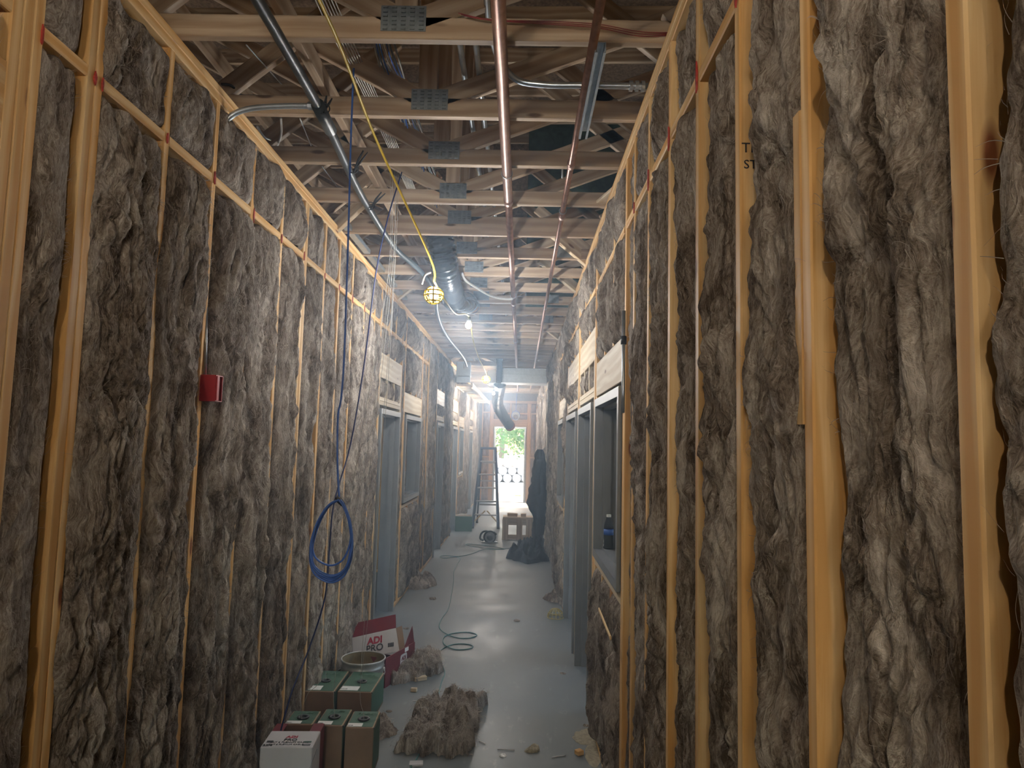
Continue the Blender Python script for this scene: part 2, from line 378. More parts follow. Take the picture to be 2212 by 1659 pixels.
def batt(parent, side, y0, y1, z0, z1, seed, bulge=.018, o0=0., o1=0., e0=.018, e1=.022, mat='wool', xf=None, base=-.006, fib=1.0, top_gap=0.0):
    """side -1: left wall (faces +x), +1: right wall (faces -x). o0/o1: mean overlap (+) or gap (-) at the near / far stud"""
    xp = (XL if side < 0 else XR) if xf is None else xf
    d = max(.6, math.hypot(xp, max(.1, (y0+y1)/2)))
    cu = min(.03, max(.0055, .0021*d)); cv = cu*1.35
    Wd, Hh = y1-y0, z1-z0
    nu = max(8, int(Wd/cu)); nv = max(8, int(Hh/cv))
    u = np.linspace(0, 1, nu); v = np.linspace(0, Hh, nv)
    # denser columns near the two edges, where the surface turns back into the bay
    U, V = np.meshgrid(u, v)
    sd = seed*1.37
    f0 = o0+e0*noise2(v*2.1+seed*5.1, np.full_like(v, seed*.7))*1.4+.010*noise2(v*7+seed, np.full_like(v, 3.3))+.005*noise2(v*23+seed, np.full_like(v, 8.3))
    f1 = o1+e1*noise2(v*1.9+seed*9.1, np.full_like(v, seed*1.9+20))*1.4+.012*noise2(v*7+seed*2, np.full_like(v, 13.3))+.006*noise2(v*23+seed, np.full_like(v, 18.3))
    f0 = np.clip(f0, -.08, .034); f1 = np.clip(f1, -.09, .034)
    ya = y0-f0; yb = y1+f1
    if Wd < .2: ya = y0-np.clip(f0, -.02, .03); yb = y1+np.clip(f1, -.02, .03)
    Y = ya[:, None]+(yb-ya)[:, None]*U
    eg = np.minimum(Y-ya[:, None], yb[:, None]-Y)
    tp = noise2(U*4+seed, V*0+2.2)*.03; ez = np.minimum(V+.01+tp*.5, Hh-V-top_gap+tp)
    ez = np.maximum(ez, 0)
    pill = 1-np.exp(-eg/(.055 if side < 0 else .036)); pz = 1-np.exp(-ez/.035)
    h = wool_height(Y, V+z0, sd, 1.0 if d < 5 else 1.25)
    if d > 5: bulge += RNG.uniform(-.012, .03)
    if Wd < .25: bulge = min(bulge, -.004); h = h*.7
    big = noise2(Y*1.1+seed, (V+z0)*.9+seed*3)*.022
    D = base+(bulge+(.014 if side < 0 else 0)+h+big)*pill*pz
    turn = np.exp(-eg/.006)+np.exp(-ez/.008); D = D-.075*np.clip(turn, 0, 1)
    D = np.clip(D, -.12, .11)
    Zz = z0+V+noise2(Y*14+seed, V*11)*.006
    Zz = np.clip(Zz, z0, z1)
    sgn = 1 if side < 0 else -1
    X = xp+sgn*D
    P = np.stack([X.ravel(), Y.ravel(), Zz.ravel()], 1); F = grid_faces(nu, nv)
    if side > 0: F = F[:, ::-1]
    c = np.array([xp, (y0+y1)/2, z0])
    me = mesh_np('insulation_batt', P-c, F)
    o = link('insulation_batt', me, mat, parent, tuple(c), smooth=True)
    if fib > 0 and d < 13:
        n = int(1500*fib*Wd*Hh*(.6 if d < 1.7 else 1)*(1 if d < 5 else .7)/(1+max(0, d-2)*.10))
        fibres(o, P-c, nu, nv, n, sgn, d, seed)
    return o
def fibres(o, P, nu, nv, n, sgn, d, seed):
    rs = np.random.RandomState(int(seed*97) % 99991+5)
    i = rs.randint(1, nv-1, n)*nu+rs.randint(2, nu-2, n)
    p = P[i].copy(); K = 6
    th = noise2(p[:, 1]*5+seed, p[:, 2]*2)*2.2+rs.normal(0, .55, n)+PI/2
    L = rs.uniform(.02, .07, n)*(1+.12*max(0, d-2)); kap = rs.normal(0, 16, n)
    w = rs.uniform(.0003, .0006, n)*max(1., d/2.2)*(1.6 if d > 5 else 1)
    arch = rs.uniform(.001, .008, n); pts = []
    cur = p.copy(); ang = th.copy()
    for k in range(K):
        t = k/(K-1); q = cur.copy(); q[:, 0] += sgn*(arch*math.sin(PI*min(1, t*1.15+.1))+.0012)
        pts.append(q); st_ = L/(K-1)
        cur[:, 1] += np.cos(ang)*st_; cur[:, 2] += np.sin(ang)*st_; ang = ang+kap*st_*.6
    V = []
    for k, q in enumerate(pts):
        ww = w*(1-.7*(k/(K-1))); a = q.copy(); b = q.copy()
        a[:, 1] -= np.sin(th)*ww; a[:, 2] += np.cos(th)*ww; b[:, 1] += np.sin(th)*ww; b[:, 2] -= np.cos(th)*ww
        a[:, 0] += sgn*ww*.5; V += [a, b]
    V = np.stack(V, 1)        # n, 2K, 3
    base_i = (np.arange(n)*2*K)[:, None]
    q = np.concatenate([np.array([[2*k, 2*k+1, 2*k+3, 2*k+2]]) for k in range(K-1)])
    F = (base_i[:, None, :]+q[None]).reshape(-1, 4)
    me = mesh_np('loose_fibres', V.reshape(-1, 3), F)
    f = link('loose_fibres', me, 'fibre', o); f['kind'] = 'stuff'
    return f

# ------------------------------------------------------------------ the setting: slab, ground, roof, outer walls
fl = MB().box((-.5, 7.95, -.06), (11.0, 26.5, .12)).build('floor', 'concrete'); tag(fl, 'grey concrete floor slab of the corridor', kind='structure')
gr = MB().box((0, 45, -.16), (160, 140, .12)).build('ground', 'dirt'); tag(gr, 'pale sunlit bare ground outside the end door', 'ground', kind='structure')
roof = MB().box((-.5, 7.9, 6.05), (11.6, 26.9, .06)).build('roof_deck', 'osb'); tag(roof, 'dark board roof deck above the trusses', 'roof', kind='structure')
def panel_with_holes(mb, axis, pos, a0, a1, z0, z1, holes, th=.02):
    # vertical sheet at axis=pos, spanning a0..a1; holes = (a,b,zlo,zhi)
    xs = sorted({a0, a1, *[h[0] for h in holes], *[h[1] for h in holes]})
    for p, q in zip(xs[:-1], xs[1:]):
        zs = [(z0, z1)]
        for h in holes:
            if h[0] <= p+1e-6 and h[1] >= q-1e-6:
                new = []
                for lo, hi in zs:
                    if h[2] > lo: new.append((lo, min(hi, h[2])))
                    if h[3] < hi: new.append((max(lo, h[3]), hi))
                zs = [k for k in new if k[1]-k[0] > 1e-6]
        for lo, hi in zs:
            c = ((p+q)/2, pos, (lo+hi)/2) if axis == 'y' else (pos, (p+q)/2, (lo+hi)/2)
            d = (q-p, th, hi-lo) if axis == 'y' else (th, q-p, hi-lo)
            mb.box(c, d)
    return mb
ow = panel_with_holes(MB(), 'x', -5.9, -5.2, 21.1, 0, 6.0, [(y, y+2.4, .9, 2.3) for y in (4.6, 10.0, 13.2, 17.0)]).build('wall_outer_left', 'osb')  # openings here and opposite are added to bring daylight into side rooms
tag(ow, 'board sheathed outer wall beyond the left rooms', kind='structure')
ow = panel_with_holes(MB(), 'x', 4.9, -5.2, 21.1, 0, 6.0, [(y, y+2.4, .9, 2.3) for y in (4.6, 10.0, 13.2, 17.0)]).build('wall_outer_right', 'osb')
tag(ow, 'board sheathed outer wall beyond the right rooms', kind='structure')
ow = panel_with_holes(MB(), 'y', -5.2, -5.9, 4.9, 0, 6.0, [(-1.9, .2, 0, 2.1)]).build('wall_back', 'osb'); tag(ow, 'wall behind the viewer with an added doorway sized for the daylight', kind='structure')  # opening is invented; its size sets the daylight on the foreground
ow = panel_with_holes(MB(), 'y', 21.12, -5.9, 4.9, 0, 6.0, [(-.80, .13, 0, 2.24)]).build('wall_end_sheathing', 'osb'); tag(ow, 'sheathing outside the end wall framing', kind='structure')

# ------------------------------------------------------------------ stud walls
def stud(parent, y, z0, z1, side, xf, mat='pine', name='stud', t=ST):
    x = xf-SW/2 if side < 0 else xf+SW/2
    return lumber(name, (x, y, z0), (x, y, z1), SW, t, (1, 0, 0), parent, mat)
def flat(parent, name, y0, y1, z, side, xf, mat='pine', t=ST, w=SW):
    x = xf-w/2 if side < 0 else xf+w/2
    return lumber(name, (x, y0, z), (x, y1, z), w, t, (1, 0, 0), parent, mat)
def backing(parent, side, xf, y0, y1, z0, z1):
    x = xf+side*.131
    MB().box((x, (y0+y1)/2, (z0+z1)/2), (.012, y1-y0, z1-z0)).build('light_stop_board', 'plywood', parent)  # unseen board, added to stop light leaking between the wool batts
SEED = [1.0]
def nxt(): SEED[0] += 1.0; return SEED[0]
BIAS = {}
def bay(parent, side, xf, ya, yb, z0, z1, block=True, far=False, cripple=False, **kw):
    """fill one stud bay with wool, with the fire blocking across it"""
    if yb-ya < .03: return
    if block and z0 < ZB-.2 and z1 > ZB+.1:
        flat(parent, 'blocking', ya, yb, ZB, side, xf)
        segs = [(z0, ZB-.019), (ZB+.019, z1)]
    else: segs = [(z0, z1)]
    for a, b in segs:
        s = nxt(); r = np.random.RandomState(int(s)*13+(1 if side > 0 else 0))
        k = dict(bulge=r.uniform(.006, .030), o0=r.uniform(-.014, .008), o1=r.uniform(-.030, .008))
        k.update(kw)
        if b-a < .9: k['e0'] = .01; k['e1'] = .012
        batt(parent, side, ya, yb, a, b, s, xf=xf, **k)
    backing(parent, side, xf, ya-.02, yb+.02, z0, z1)
def wall(root, side, xf, ys, ye, studs, openings, top=H, blk=True):
    """studs: centre lines of full height studs; openings: (ya,yb,z0,z1,kind) rough openings"""
    flat(root, 'top_plate', ys, ye, top-.019, side, xf)
    flat(root, 'top_plate', ys, ye, top-.057, side, xf)
    zt = top-.076
    cuts = [(a, b) for a, b, z0, *_ in openings if z0 <= 0]
    p = ys
    for a, b in sorted(cuts)+[(ye, ye)]:
        if a-p > .05: flat(root, 'bottom_plate', p, a, .019, side, xf)
        p = b
    mem = []
    for y in studs: stud(root, y, .038, zt, side, xf); mem.append((y-ST/2, y+ST/2))
    for a, b, z0, z1, kind in openings:
        hz0, hz1 = (2.12, 2.345) if kind == 'window' else (2.385, 2.62)
        for y in (a-ST/2, b+ST/2):
            stud(root, y, .038, hz0, side, xf, 'pine_white' if kind == 'door' else 'pine', 'trimmer_stud')
        for y in (a-ST*1.5-.001, b+ST*1.5+.001):
            stud(root, y, .038, zt, side, xf, name='king_stud')
        mem.append((a-2*ST-.001, b+2*ST+.001))
        lumber('header', (xf+side*.02, a-ST, (hz0+hz1)/2), (xf+side*.02, b+ST, (hz0+hz1)/2), hz1-hz0, .038, (0, 0, 1), root, 'pine_white')
        lumber('header', (xf+side*.10, a-ST, (hz0+hz1)/2), (xf+side*.10, b+ST, (hz0+hz1)/2), hz1-hz0, .038, (0, 0, 1), root, 'pine_white')
        m = int(round((b-a)/.406)); w = (b-a)/m
        if kind == 'door':
            for zc in (2.145, 2.184): flat(root, 'header_plate', a, b, zc, side, xf, 'pine_white')
            for i in range(m):
                bay(root, side, xf, a+i*w+(.019 if i else 0), a+(i+1)*w-(.019 if i < m-1 else 0), 2.204, 2.384, False, bulge=.0)
                if i: stud(root, a+i*w, 2.204, 2.384, side, xf, 'pine_white', 'cripple_stud')
        else:
            flat(root, 'sill_plate', a, b, z0-.019, side, xf, 'pine_white')
            for i in range(m):
                bay(root, side, xf, a+i*w+(.019 if i else 0), a+(i+1)*w-(.019 if i < m-1 else 0), .038, z0-.04, False)
                if i: stud(root, a+i*w, .038, z0-.038, side, xf, 'pine_red' if i == 1 else 'pine', 'cripple_stud')
        for i in range(m):
            bay(root, side, xf, a+i*w+(.019 if i else 0), a+(i+1)*w-(.019 if i < m-1 else 0), hz1+.001, zt, blk)
            if i: stud(root, a+i*w, hz1, zt, side, xf, 'pine', 'cripple_stud')
    mem.sort()
    for (a0, a1), (b0, b1) in zip(mem[:-1], mem[1:]):
        if b0-a1 > .03:
            kw = dict(BIAS.get((side, round((a1+b0)/2, 1)), {}))
            bay(root, side, xf, a1, b0, .038, zt, blk, **kw)
    return root

wl_ = empty('wall_left', (XL, 5.5, 0)); tag(wl_, 'left corridor stud wall packed with brown mineral wool', kind='structure')
wr_ = empty('wall_right', (XR, 5, 0)); tag(wr_, 'right corridor stud wall packed with brown mineral wool', kind='structure')
class _Z:      # parents sit away from the origin: keep children in world space
    pass
wl_.location = (0, 0, 0); wr_.location = (0, 0, 0)
L_STUDS = [1.655, 1.695, 1.734, 1.958, 1.997, 2.40, 2.785, 3.20, 3.605, 3.992, 4.031, 4.42, 4.78, 5.17, 5.575, 5.98,
           9.36, 9.60]
L_OPEN = [(6.33, 7.40, 0, 2.13, 'door'), (7.72, 8.96, 1.07, 2.12, 'window')]
BIAS.update({(-1, 2.2): dict(bulge=.012, o0=.02, o1=.018, e1=.02), (-1, 2.6): dict(bulge=.025, o0=.02, o1=.0), (-1, 3.0): dict(bulge=.03, o1=.022, e1=.012),
             (-1, 3.4): dict(bulge=.028, o0=.028, o1=.004), (-1, 3.8): dict(bulge=.03, o1=-.004), (-1, 4.2): dict(bulge=.004, o1=-.01), (-1, 1.8): dict(bulge=.0, o0=.01, o1=-.05, e1=.03),
             (-1, 4.6): dict(bulge=.01, o1=-.014), (-1, 5.0): dict(bulge=.012, o1=-.006),
             (1, 1.0): dict(bulge=.006, o0=-.01, o1=-.040, e1=.03, base=-.012), (1, .5): dict(bulge=.012, o1=-.025, e1=.03, base=-.01), (1, .6): dict(bulge=.012, o1=-.025, e1=.03, base=-.01),
             (1, 1.4): dict(bulge=.004, o0=-.01, o1=-.024, base=-.012), (1, 1.7): dict(bulge=.002, o0=-.01, o1=-.022, base=-.012), (1, 1.8): dict(bulge=.002, o0=-.01, o1=-.022, base=-.012),
             (1, 2.1): dict(bulge=.002, o0=-.01, o1=-.02, base=-.012), (1, 2.5): dict(bulge=.004, o0=-.005, o1=-.016, base=-.01), (1, 2.9): dict(bulge=.006, o1=-.012), (1, 3.2): dict(bulge=-.012, o0=-.005, o1=-.02, base=-.012)})
wall(wl_, -1, XL, .66, 9.62, [.68]+L_STUDS, L_OPEN)
# header of the opening beside the viewer on the left
lumber('header', (XL-.02, .70, 2.62), (XL-.02, 1.636, 2.62), .235, .038, (0, 0, 1), wl_)
wl2 = empty('wall_left_far'); tag(wl2, 'far left corridor stud wall with steel frames and shaggy wool', kind='structure')
LF_OPEN = [(10.68, 11.62, 0, 2.13, 'door'), (13.12, 14.20, 0, 2.13, 'door'), (14.60, 15.68, 1.07, 2.12, 'window'), (17.40, 18.58, 0, 2.13, 'door')]
wall(wl2, -1, XL2, 9.62, YF-.02, [9.642, 9.98, 10.36, 12.0, 12.4, 12.8, 14.40, 16.0, 16.4, 16.8, 17.15, 18.9, 19.3, 19.7, 20.1, 20.5, 20.85], LF_OPEN, blk=False)
R_OPEN = [(3.36, 4.50, 1.07, 2.12, 'window'), (4.70, 5.80, 0, 2.13, 'door'), (6.04, 7.32, 0, 2.13, 'door'), (7.74, 8.92, 1.07, 2.12, 'window')]
wall(wr_, 1, XR, .30, YF-.02, [.33, .765, 1.185, 1.565, 1.935, 2.31, 2.70, 3.05]+[9.3+.405*i for i in range(29)], R_OPEN)
# short sister board screwed to the second stud
lumber('sister_board', (XR+.044, 1.2215, 1.845), (XR+.044, 1.2215, 2.42), .09, ST*.9, (1, 0, 0), wr_)
# red fire sealant daubed where the blocking meets the studs
def daub(parent, side, xf, y, z, h, w):
    s = nxt(); n = 18; ring = [(w*(.6+.5*abs(noise2(np.array([k*.7+s]), np.array([s*.3]))[0]))*math.cos(2*PI*k/n), h*(.7+.5*abs(noise2(np.array([k*.9+s]), np.array([4.]))[0]))*math.sin(2*PI*k/n)) for k in range(n)]
    sg = -side
    mb = MB().prism(ring, (sg*.004, 0, 0), (xf, y, z), (0, 1, 0), (0, 0, 1))
    mb.build('red_sealant', 'redpaint', parent)
for y in (1.745, 1.972, 2.015, 2.40, 2.785, 3.21, 3.605, 3.99, 4.42, 4.78, 5.17, 5.575): daub(wl_, -1, XL+.001, y+random.uniform(-.006, .006), ZB-.004+random.uniform(-.01, .01), random.uniform(.022, .040), random.uniform(.006, .012))
for y in (1.185, 1.565, 1.935, 2.31, 2.70, 3.05): daub(wr_, 1, XR-.001, y+random.uniform(-.004, .004), ZB+random.uniform(-.01, .01), random.uniform(.03, .06), random.uniform(.008, .014))
# stamp on the side of a stud
lettering('TR', .034, 'ink', wr_, (XR+.024, 1.5455, 2.50), (1, 0, 0), (0, 0, 1), 'stamp')
lettering('ST', .030, 'ink', wr_, (XR+.024, 1.5455, 2.46), (1, 0, 0), (0, 0, 1), 'stamp')

# end wall, its warm light put into the wood and wool colours
we = empty('wall_end'); tag(we, 'end wall of studs and wool with warm light in their colour around the bright doorway', kind='structure')
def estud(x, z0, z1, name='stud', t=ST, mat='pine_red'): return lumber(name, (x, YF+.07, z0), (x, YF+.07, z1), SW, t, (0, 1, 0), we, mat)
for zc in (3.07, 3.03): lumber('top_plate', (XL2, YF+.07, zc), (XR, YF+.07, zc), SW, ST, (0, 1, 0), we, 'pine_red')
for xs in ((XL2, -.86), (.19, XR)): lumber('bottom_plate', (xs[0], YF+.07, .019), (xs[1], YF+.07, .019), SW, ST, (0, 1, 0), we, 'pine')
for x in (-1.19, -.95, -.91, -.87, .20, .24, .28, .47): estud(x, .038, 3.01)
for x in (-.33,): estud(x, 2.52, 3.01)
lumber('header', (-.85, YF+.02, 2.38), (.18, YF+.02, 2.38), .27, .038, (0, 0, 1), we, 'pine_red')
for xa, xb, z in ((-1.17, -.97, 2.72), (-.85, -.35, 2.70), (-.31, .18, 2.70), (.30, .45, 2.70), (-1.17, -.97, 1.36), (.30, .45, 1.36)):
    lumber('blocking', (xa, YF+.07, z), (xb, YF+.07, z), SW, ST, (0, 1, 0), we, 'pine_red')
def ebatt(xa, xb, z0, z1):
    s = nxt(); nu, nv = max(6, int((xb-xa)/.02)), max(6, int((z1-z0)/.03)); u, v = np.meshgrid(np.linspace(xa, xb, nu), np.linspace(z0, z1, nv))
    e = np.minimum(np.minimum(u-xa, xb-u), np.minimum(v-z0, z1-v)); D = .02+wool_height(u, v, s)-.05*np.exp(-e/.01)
    P = np.stack([u.ravel(), (YF-D+.02).ravel(), v.ravel()], 1); link('insulation_batt', mesh_np('insulation_batt', P, grid_faces(nu, nv)), 'wool_warm_lit', we, smooth=True)
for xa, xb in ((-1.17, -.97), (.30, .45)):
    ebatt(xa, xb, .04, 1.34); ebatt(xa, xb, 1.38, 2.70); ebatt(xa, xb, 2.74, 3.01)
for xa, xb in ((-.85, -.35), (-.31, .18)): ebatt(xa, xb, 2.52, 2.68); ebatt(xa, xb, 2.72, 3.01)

# ------------------------------------------------------------------ steel frames
def steel_frame(name, label, side, xf, ya, yb, z0, z1, window=False):
    r = empty(name); tag(r, label, kind='structure'); s = -side       # s: direction into the corridor
    pr = .018; dep = .175; fw = .05
    def sec(inner):   # (depth from corridor face, outwards from the opening edge)
        return [(0, 0), (0, fw), (-.018, fw), (-.018, .012), (-dep+.018, .012), (-dep+.018, fw), (-dep, fw), (-dep, 0), (-.105, 0), (-.105, -.016), (-.052, -.016), (-.052, 0)]
    P = sec(0)
    x0 = xf+s*pr
    zb = 0 if not window else z0
    for nm, y, dirn in (('jamb', ya+fw, -1), ('jamb', yb-fw, 1)):
        MB().prism([(p[0], p[1]) for p in P], (0, 0, z1-zb), (x0, y, zb), (s, 0, 0), (0, dirn, 0)).build(nm, 'steel', r)
    MB().prism([(p[0], p[1]) for p in P], (0, yb-ya-2*fw, 0), (x0, ya+fw, z1-fw), (s, 0, 0), (0, 0, 1)).build('head', 'steel', r)
    if window:
        MB().prism([(p[0], p[1]) for p in P], (0, yb-ya-2*fw, 0), (x0, ya+fw, z0+fw), (s, 0, 0), (0, 0, -1)).build('sill', 'steel', r)
        MB().box((xf+side*.07, (ya+yb)/2, z0+.03), (.15, yb-ya-.02, .012)).build('sill_board', 'steel', r)
    else:
        for y in (ya+.012, yb-.012): MB().box((xf+side*.07, y, .003), (.09, .03, .006)).build('floor_anchor', 'galv', r)
    return r
steel_frame('door_1', 'grey steel door frame on the left nearest the viewer', -1, XL, 6.35, 7.38, 0, 2.095)
steel_frame('window_1', 'grey steel window frame on the left beside the nearest left door frame', -1, XL, 7.74, 8.94, 1.09, 2.095, True)
steel_frame('door_2', 'second grey steel door frame along the left wall', -1, XL2, 10.70, 11.60, 0, 2.095)
steel_frame('door_3', 'third grey steel door frame along the left wall', -1, XL2, 13.14, 14.18, 0, 2.095)
steel_frame('window_2', 'small far grey steel window frame in the left wall', -1, XL2, 14.62, 15.66, 1.09, 2.095, True)
steel_frame('door_4', 'farthest grey steel door frame on the left', -1, XL2, 17.42, 18.56, 0, 2.095)
steel_frame('window_3', 'grey steel window frame on the right nearest the viewer, holding a water bottle', 1, XR, 3.38, 4.48, 1.09, 2.095, True)
steel_frame('door_5', 'grey steel door frame on the right nearest the viewer', 1, XR, 4.72, 5.78, 0, 2.095)
steel_frame('door_6', 'second grey steel door frame along the right wall', 1, XR, 6.06, 7.30, 0, 2.095)
steel_frame('window_4', 'far grey steel window frame in the right wall', 1, XR, 7.76, 8.90, 1.09, 2.095, True)
# frame of the end door
ef = empty('door_7'); tag(ef, 'grey frame of the bright open doorway at the corridor end', kind='structure')
for x in (-.80, .13): MB().cbox((x, YF+.04, 1.12), (.05, .18, 2.24), .006).build('jamb', 'galv', ef)
MB().cbox((-.335, YF+.04, 2.265), (.98, .18, .05), .006).build('head', 'galv', ef)
MB().cbox((-.335, YF+.06, .008), (.9, .2, .016), .004).build('threshold', 'alu', ef)

# partitions of the rooms beside the corridor, seen through the frames
def cross_wall(name, label, y, x0, x1):
    r = empty(name); tag(r, label, kind='structure'); n = int(abs(x1-x0)/.41)
    for i in range(n+1):
        x = x0+(x1-x0)*i/n; lumber('stud', (x, y, .038), (x, y, 3.22), SW, ST, (0, 1, 0), r, 'pine')
        if i < n:
            xa, xb = sorted((x, x0+(x1-x0)*(i+1)/n)); xa += .02; xb -= .02; s = nxt()
            for z in (.42, .86, 1.42, 1.50, 1.92): lumber('blocking', (xa, y-.05, z), (xb, y-.05, z), .09, ST, (0, 0, 1), r, 'pine_red')
            u, v = np.meshgrid(np.linspace(xa, xb, 20), np.linspace(.04, 3.2, 110)); D = .0+wool_height(u, v, s)
            P = np.stack([u.ravel(), (y-D+.02).ravel(), v.ravel()], 1); link('insulation_batt', mesh_np('insulation_batt', P, grid_faces(20, 110)), 'wool', r, smooth=True)
    lumber('bottom_plate', (x0, y, .019), (x1, y, .019), SW, ST, (0, 1, 0), r); lumber('top_plate', (x0, y, 3.24), (x1, y, 3.24), SW, ST, (0, 1, 0), r)
cross_wall('wall_room_left', 'stud partition in the left room seen through the nearest left frame', 9.5, -1.50, -5.8)
cross_wall('wall_room_right', 'stud partition in the right room seen through the right frames', 9.2, .66, 4.8)

# ------------------------------------------------------------------ ceiling: roof trusses
ce = empty('ceiling'); tag(ce, 'open ceiling of bare wooden roof trusses', kind='structure')
def gusset(parent, x, y, z, w, h):
    mb = MB().box((x, y, z), (w, .002, h))
    n = max(4, int(w/.03))
    for i in range(n):
        xx = x-w/2+(i+.5)*w/n
        for k in range(6): mb.box((xx, y-.003, z-h/2+(k+.5)*h/6), (w/n*.5, .006, h/6*.4))
    o = mb.build('connector_plate', 'plate', parent)
    return o
TY = [.63, 1.24, 1.85, 2.445, 3.05, 3.60, 4.20, 4.855]+[4.855+.605*i for i in range(1, 27)]
for i, y in enumerate(TY):
    if abs(y-12.7) < .25: continue
    t = empty('roof_truss'); t.parent = ce
    hgt = .14 if i in (7, 12) else .089; zc = H+hgt/2; zt = H+hgt
    lumber('bottom_chord', (-5.5, y, zc), (4.5, y, zc), hgt, ST, (0, 0, 1), t, 'pine_hazed')
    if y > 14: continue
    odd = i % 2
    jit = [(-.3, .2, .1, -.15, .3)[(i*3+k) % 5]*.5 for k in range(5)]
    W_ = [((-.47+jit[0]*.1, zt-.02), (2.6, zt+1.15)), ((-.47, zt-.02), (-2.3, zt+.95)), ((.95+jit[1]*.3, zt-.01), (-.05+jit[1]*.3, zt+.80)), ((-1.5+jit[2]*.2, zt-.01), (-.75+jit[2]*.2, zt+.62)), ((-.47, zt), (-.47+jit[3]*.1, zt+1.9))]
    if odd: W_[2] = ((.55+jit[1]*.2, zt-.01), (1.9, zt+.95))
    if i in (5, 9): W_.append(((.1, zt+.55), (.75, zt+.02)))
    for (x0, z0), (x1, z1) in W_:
        lumber('web', (x0, y, z0), (x1, y, z1), .089, ST, (0, 0, 1), t, 'pine_hazed')
    lumber('top_chord', (-5.5, y, zt+1.9), (4.5, y, zt+2.1), .14, ST, (0, 0, 1), t, 'pine_hazed')
    if y < 9:
        gusset(t, -.47+jit[4]*.1, y-.0205, zt-.01, .17, .10)
        if i in (8, 11, 13): gusset(t, .31, y-.0205, zt-.03, .13, .09)
# boards running along the corridor above the chords
for x, z in ((-.95, 3.44), (1.1, 3.44), (-1.75, 3.9)):
    b_ = lumber('strongback', (x, .4, z), (x, 14, z), .089, ST, (0, 0, 1), ce, 'pine_hazed')
# diagonal blocks running from the wall plates up to the trusses
for side, xw, ys in ((-1, XL, (4.55, 6.9)), (1, XR, (5.35, 6.35, 9.4))):
    for y in ys:
        lumber('kicker_block', (xw+side*.02, y+.16, H-.0), (xw-side*.36, y-.12, H+.22), .09, ST, (0, 0, 1), ce, 'pine_white')
# sheathed draft stop boards in the attic
ds = empty('draft_stop'); ds.parent = ce
for k in range(3): MB().cbox((.62+k*1.225, 7.66, 4.55), (1.21, .015, 2.4), .003).build('green_board', 'greenboard', ds)
for k in range(5): MB().cbox((-5.2+k*1.225, 9.0, 4.75), (1.21, .015, 2.3), .003).build('osb_board', 'osb', ds)
# loose plank ends lying on the plate
lumber('plank', (XR-.02, 4.25, H+.02), (XR+.10, 3.95, H+.05), .12, .02, (1, 0, 0), ce, 'pine_white')

# ------------------------------------------------------------------ services under the trusses
def tube_obj(name, pts, r, mat, parent=None, n=10, k=0, smooth=True):
    pts = smooth_path(pts, k) if k else pts
    return MB().tube(pts, r, n).build(name, mat, parent, smooth=smooth)
def ring(mb, c, axis, R, r, n=18, m=6):
    c = Vector(c); a = Vector(axis).normalized(); u = a.orthogonal().normalized(); w = a.cross(u)
    pts = [c+(u*math.cos(2*PI*i/n)+w*math.sin(2*PI*i/n))*R for i in range(n+1)]
    return mb.tube(pts, r, m, caps=False)
p = empty('copper_pipe'); tag(p, 'thick copper pipe running down the corridor ceiling, left of the thinner one', 'pipe', 'copper pipes')
MB().tube([(-.109, .3, 3.262), (-.109, 4.02, 3.262)], .026, 16).build('pipe_length', 'copper', p, smooth=True)
MB().tube([(-.109, 4.02, 3.262), (-.109, 19.2, 3.262)], .0225, 16).build('pipe_length', 'copper', p, smooth=True)
for y in (4.02, 7.05): MB().tube([(-.109, y-.03, 3.262), (-.109, y+.03, 3.262)], .0285, 16).build('coupling', 'copper', p, smooth=True)
for y in (3.6, 6.68, 9.7): ring(MB(), (-.109, y, 3.262), (0, 1, 0), .029, .003).build('hanger', 'galv', p)
p = empty('copper_pipe'); tag(p, 'thin copper pipe running down the corridor ceiling beside the right wall', 'pipe', 'copper pipes')
MB().tube([(.232, .3, 3.27), (.232, 19.2, 3.27)], .0165, 14).build('pipe_length', 'copper', p, smooth=True)
for y in (3.48, 4.3): MB().tube([(.232, y-.028, 3.27), (.232, y+.028, 3.27)], .0215, 14).build('coupling', 'copper', p, smooth=True)
for y in (4.2, 7.3): ring(MB(), (.232, y, 3.27), (0, 1, 0), .022, .0025).build('hanger', 'galv', p)
# slotted strut fixed under two chords
s_ = MB(); x = .262
for dx in (-.019, .019): s_.box((x+dx, 2.77, 3.268), (.003, .72, .041))
s_.box((x, 2.77, 3.288), (.041, .72, .003))
for dx in (-.015, .015): s_.box((x+dx, 2.77, 3.249), (.009, .72, .003))
o = s_.build('strut_channel', 'galv'); tag(o, 'short galvanised strut channel fixed under two truss chords by the thin copper pipe', 'strut')
# conduits above the chords
for k, x in enumerate((-.305, -.235)):
    c = empty('conduit'); tag(c, ('left' if k == 0 else 'right')+' one of the two parallel steel conduits above the chords', 'conduit', 'parallel conduits')
    MB().tube([(x, .4, 3.52), (x, 12.2, 3.52)], .0135, 10).build('tube', 'emt', c, smooth=True)
    for y in (3.3, 6.3): MB().tube([(x, y-.03, 3.52), (x, y+.03, 3.52)], .0165, 10).build('coupling', 'emt', c, smooth=True)
c = empty('bent_conduit'); tag(c, 'steel conduit bending across the ceiling to the right wall plate', 'conduit')
tube_obj('tube', [(-.165, .4, 3.50), (-.165, 1.9, 3.50), (-.165, 2.28, 3.47), (-.15, 2.60, 3.40), (-.07, 2.745, 3.335), (.06, 2.76, 3.312), (.25, 2.76, 3.312), (.50, 2.76, 3.312)], .0135, 'emt', c, 12, 5)
for x in (.43, .455, .48): MB().tube([(x-.007, 2.76, 3.312), (x+.007, 2.76, 3.312)], .022, 10).build('connector', 'emt', c, smooth=False)
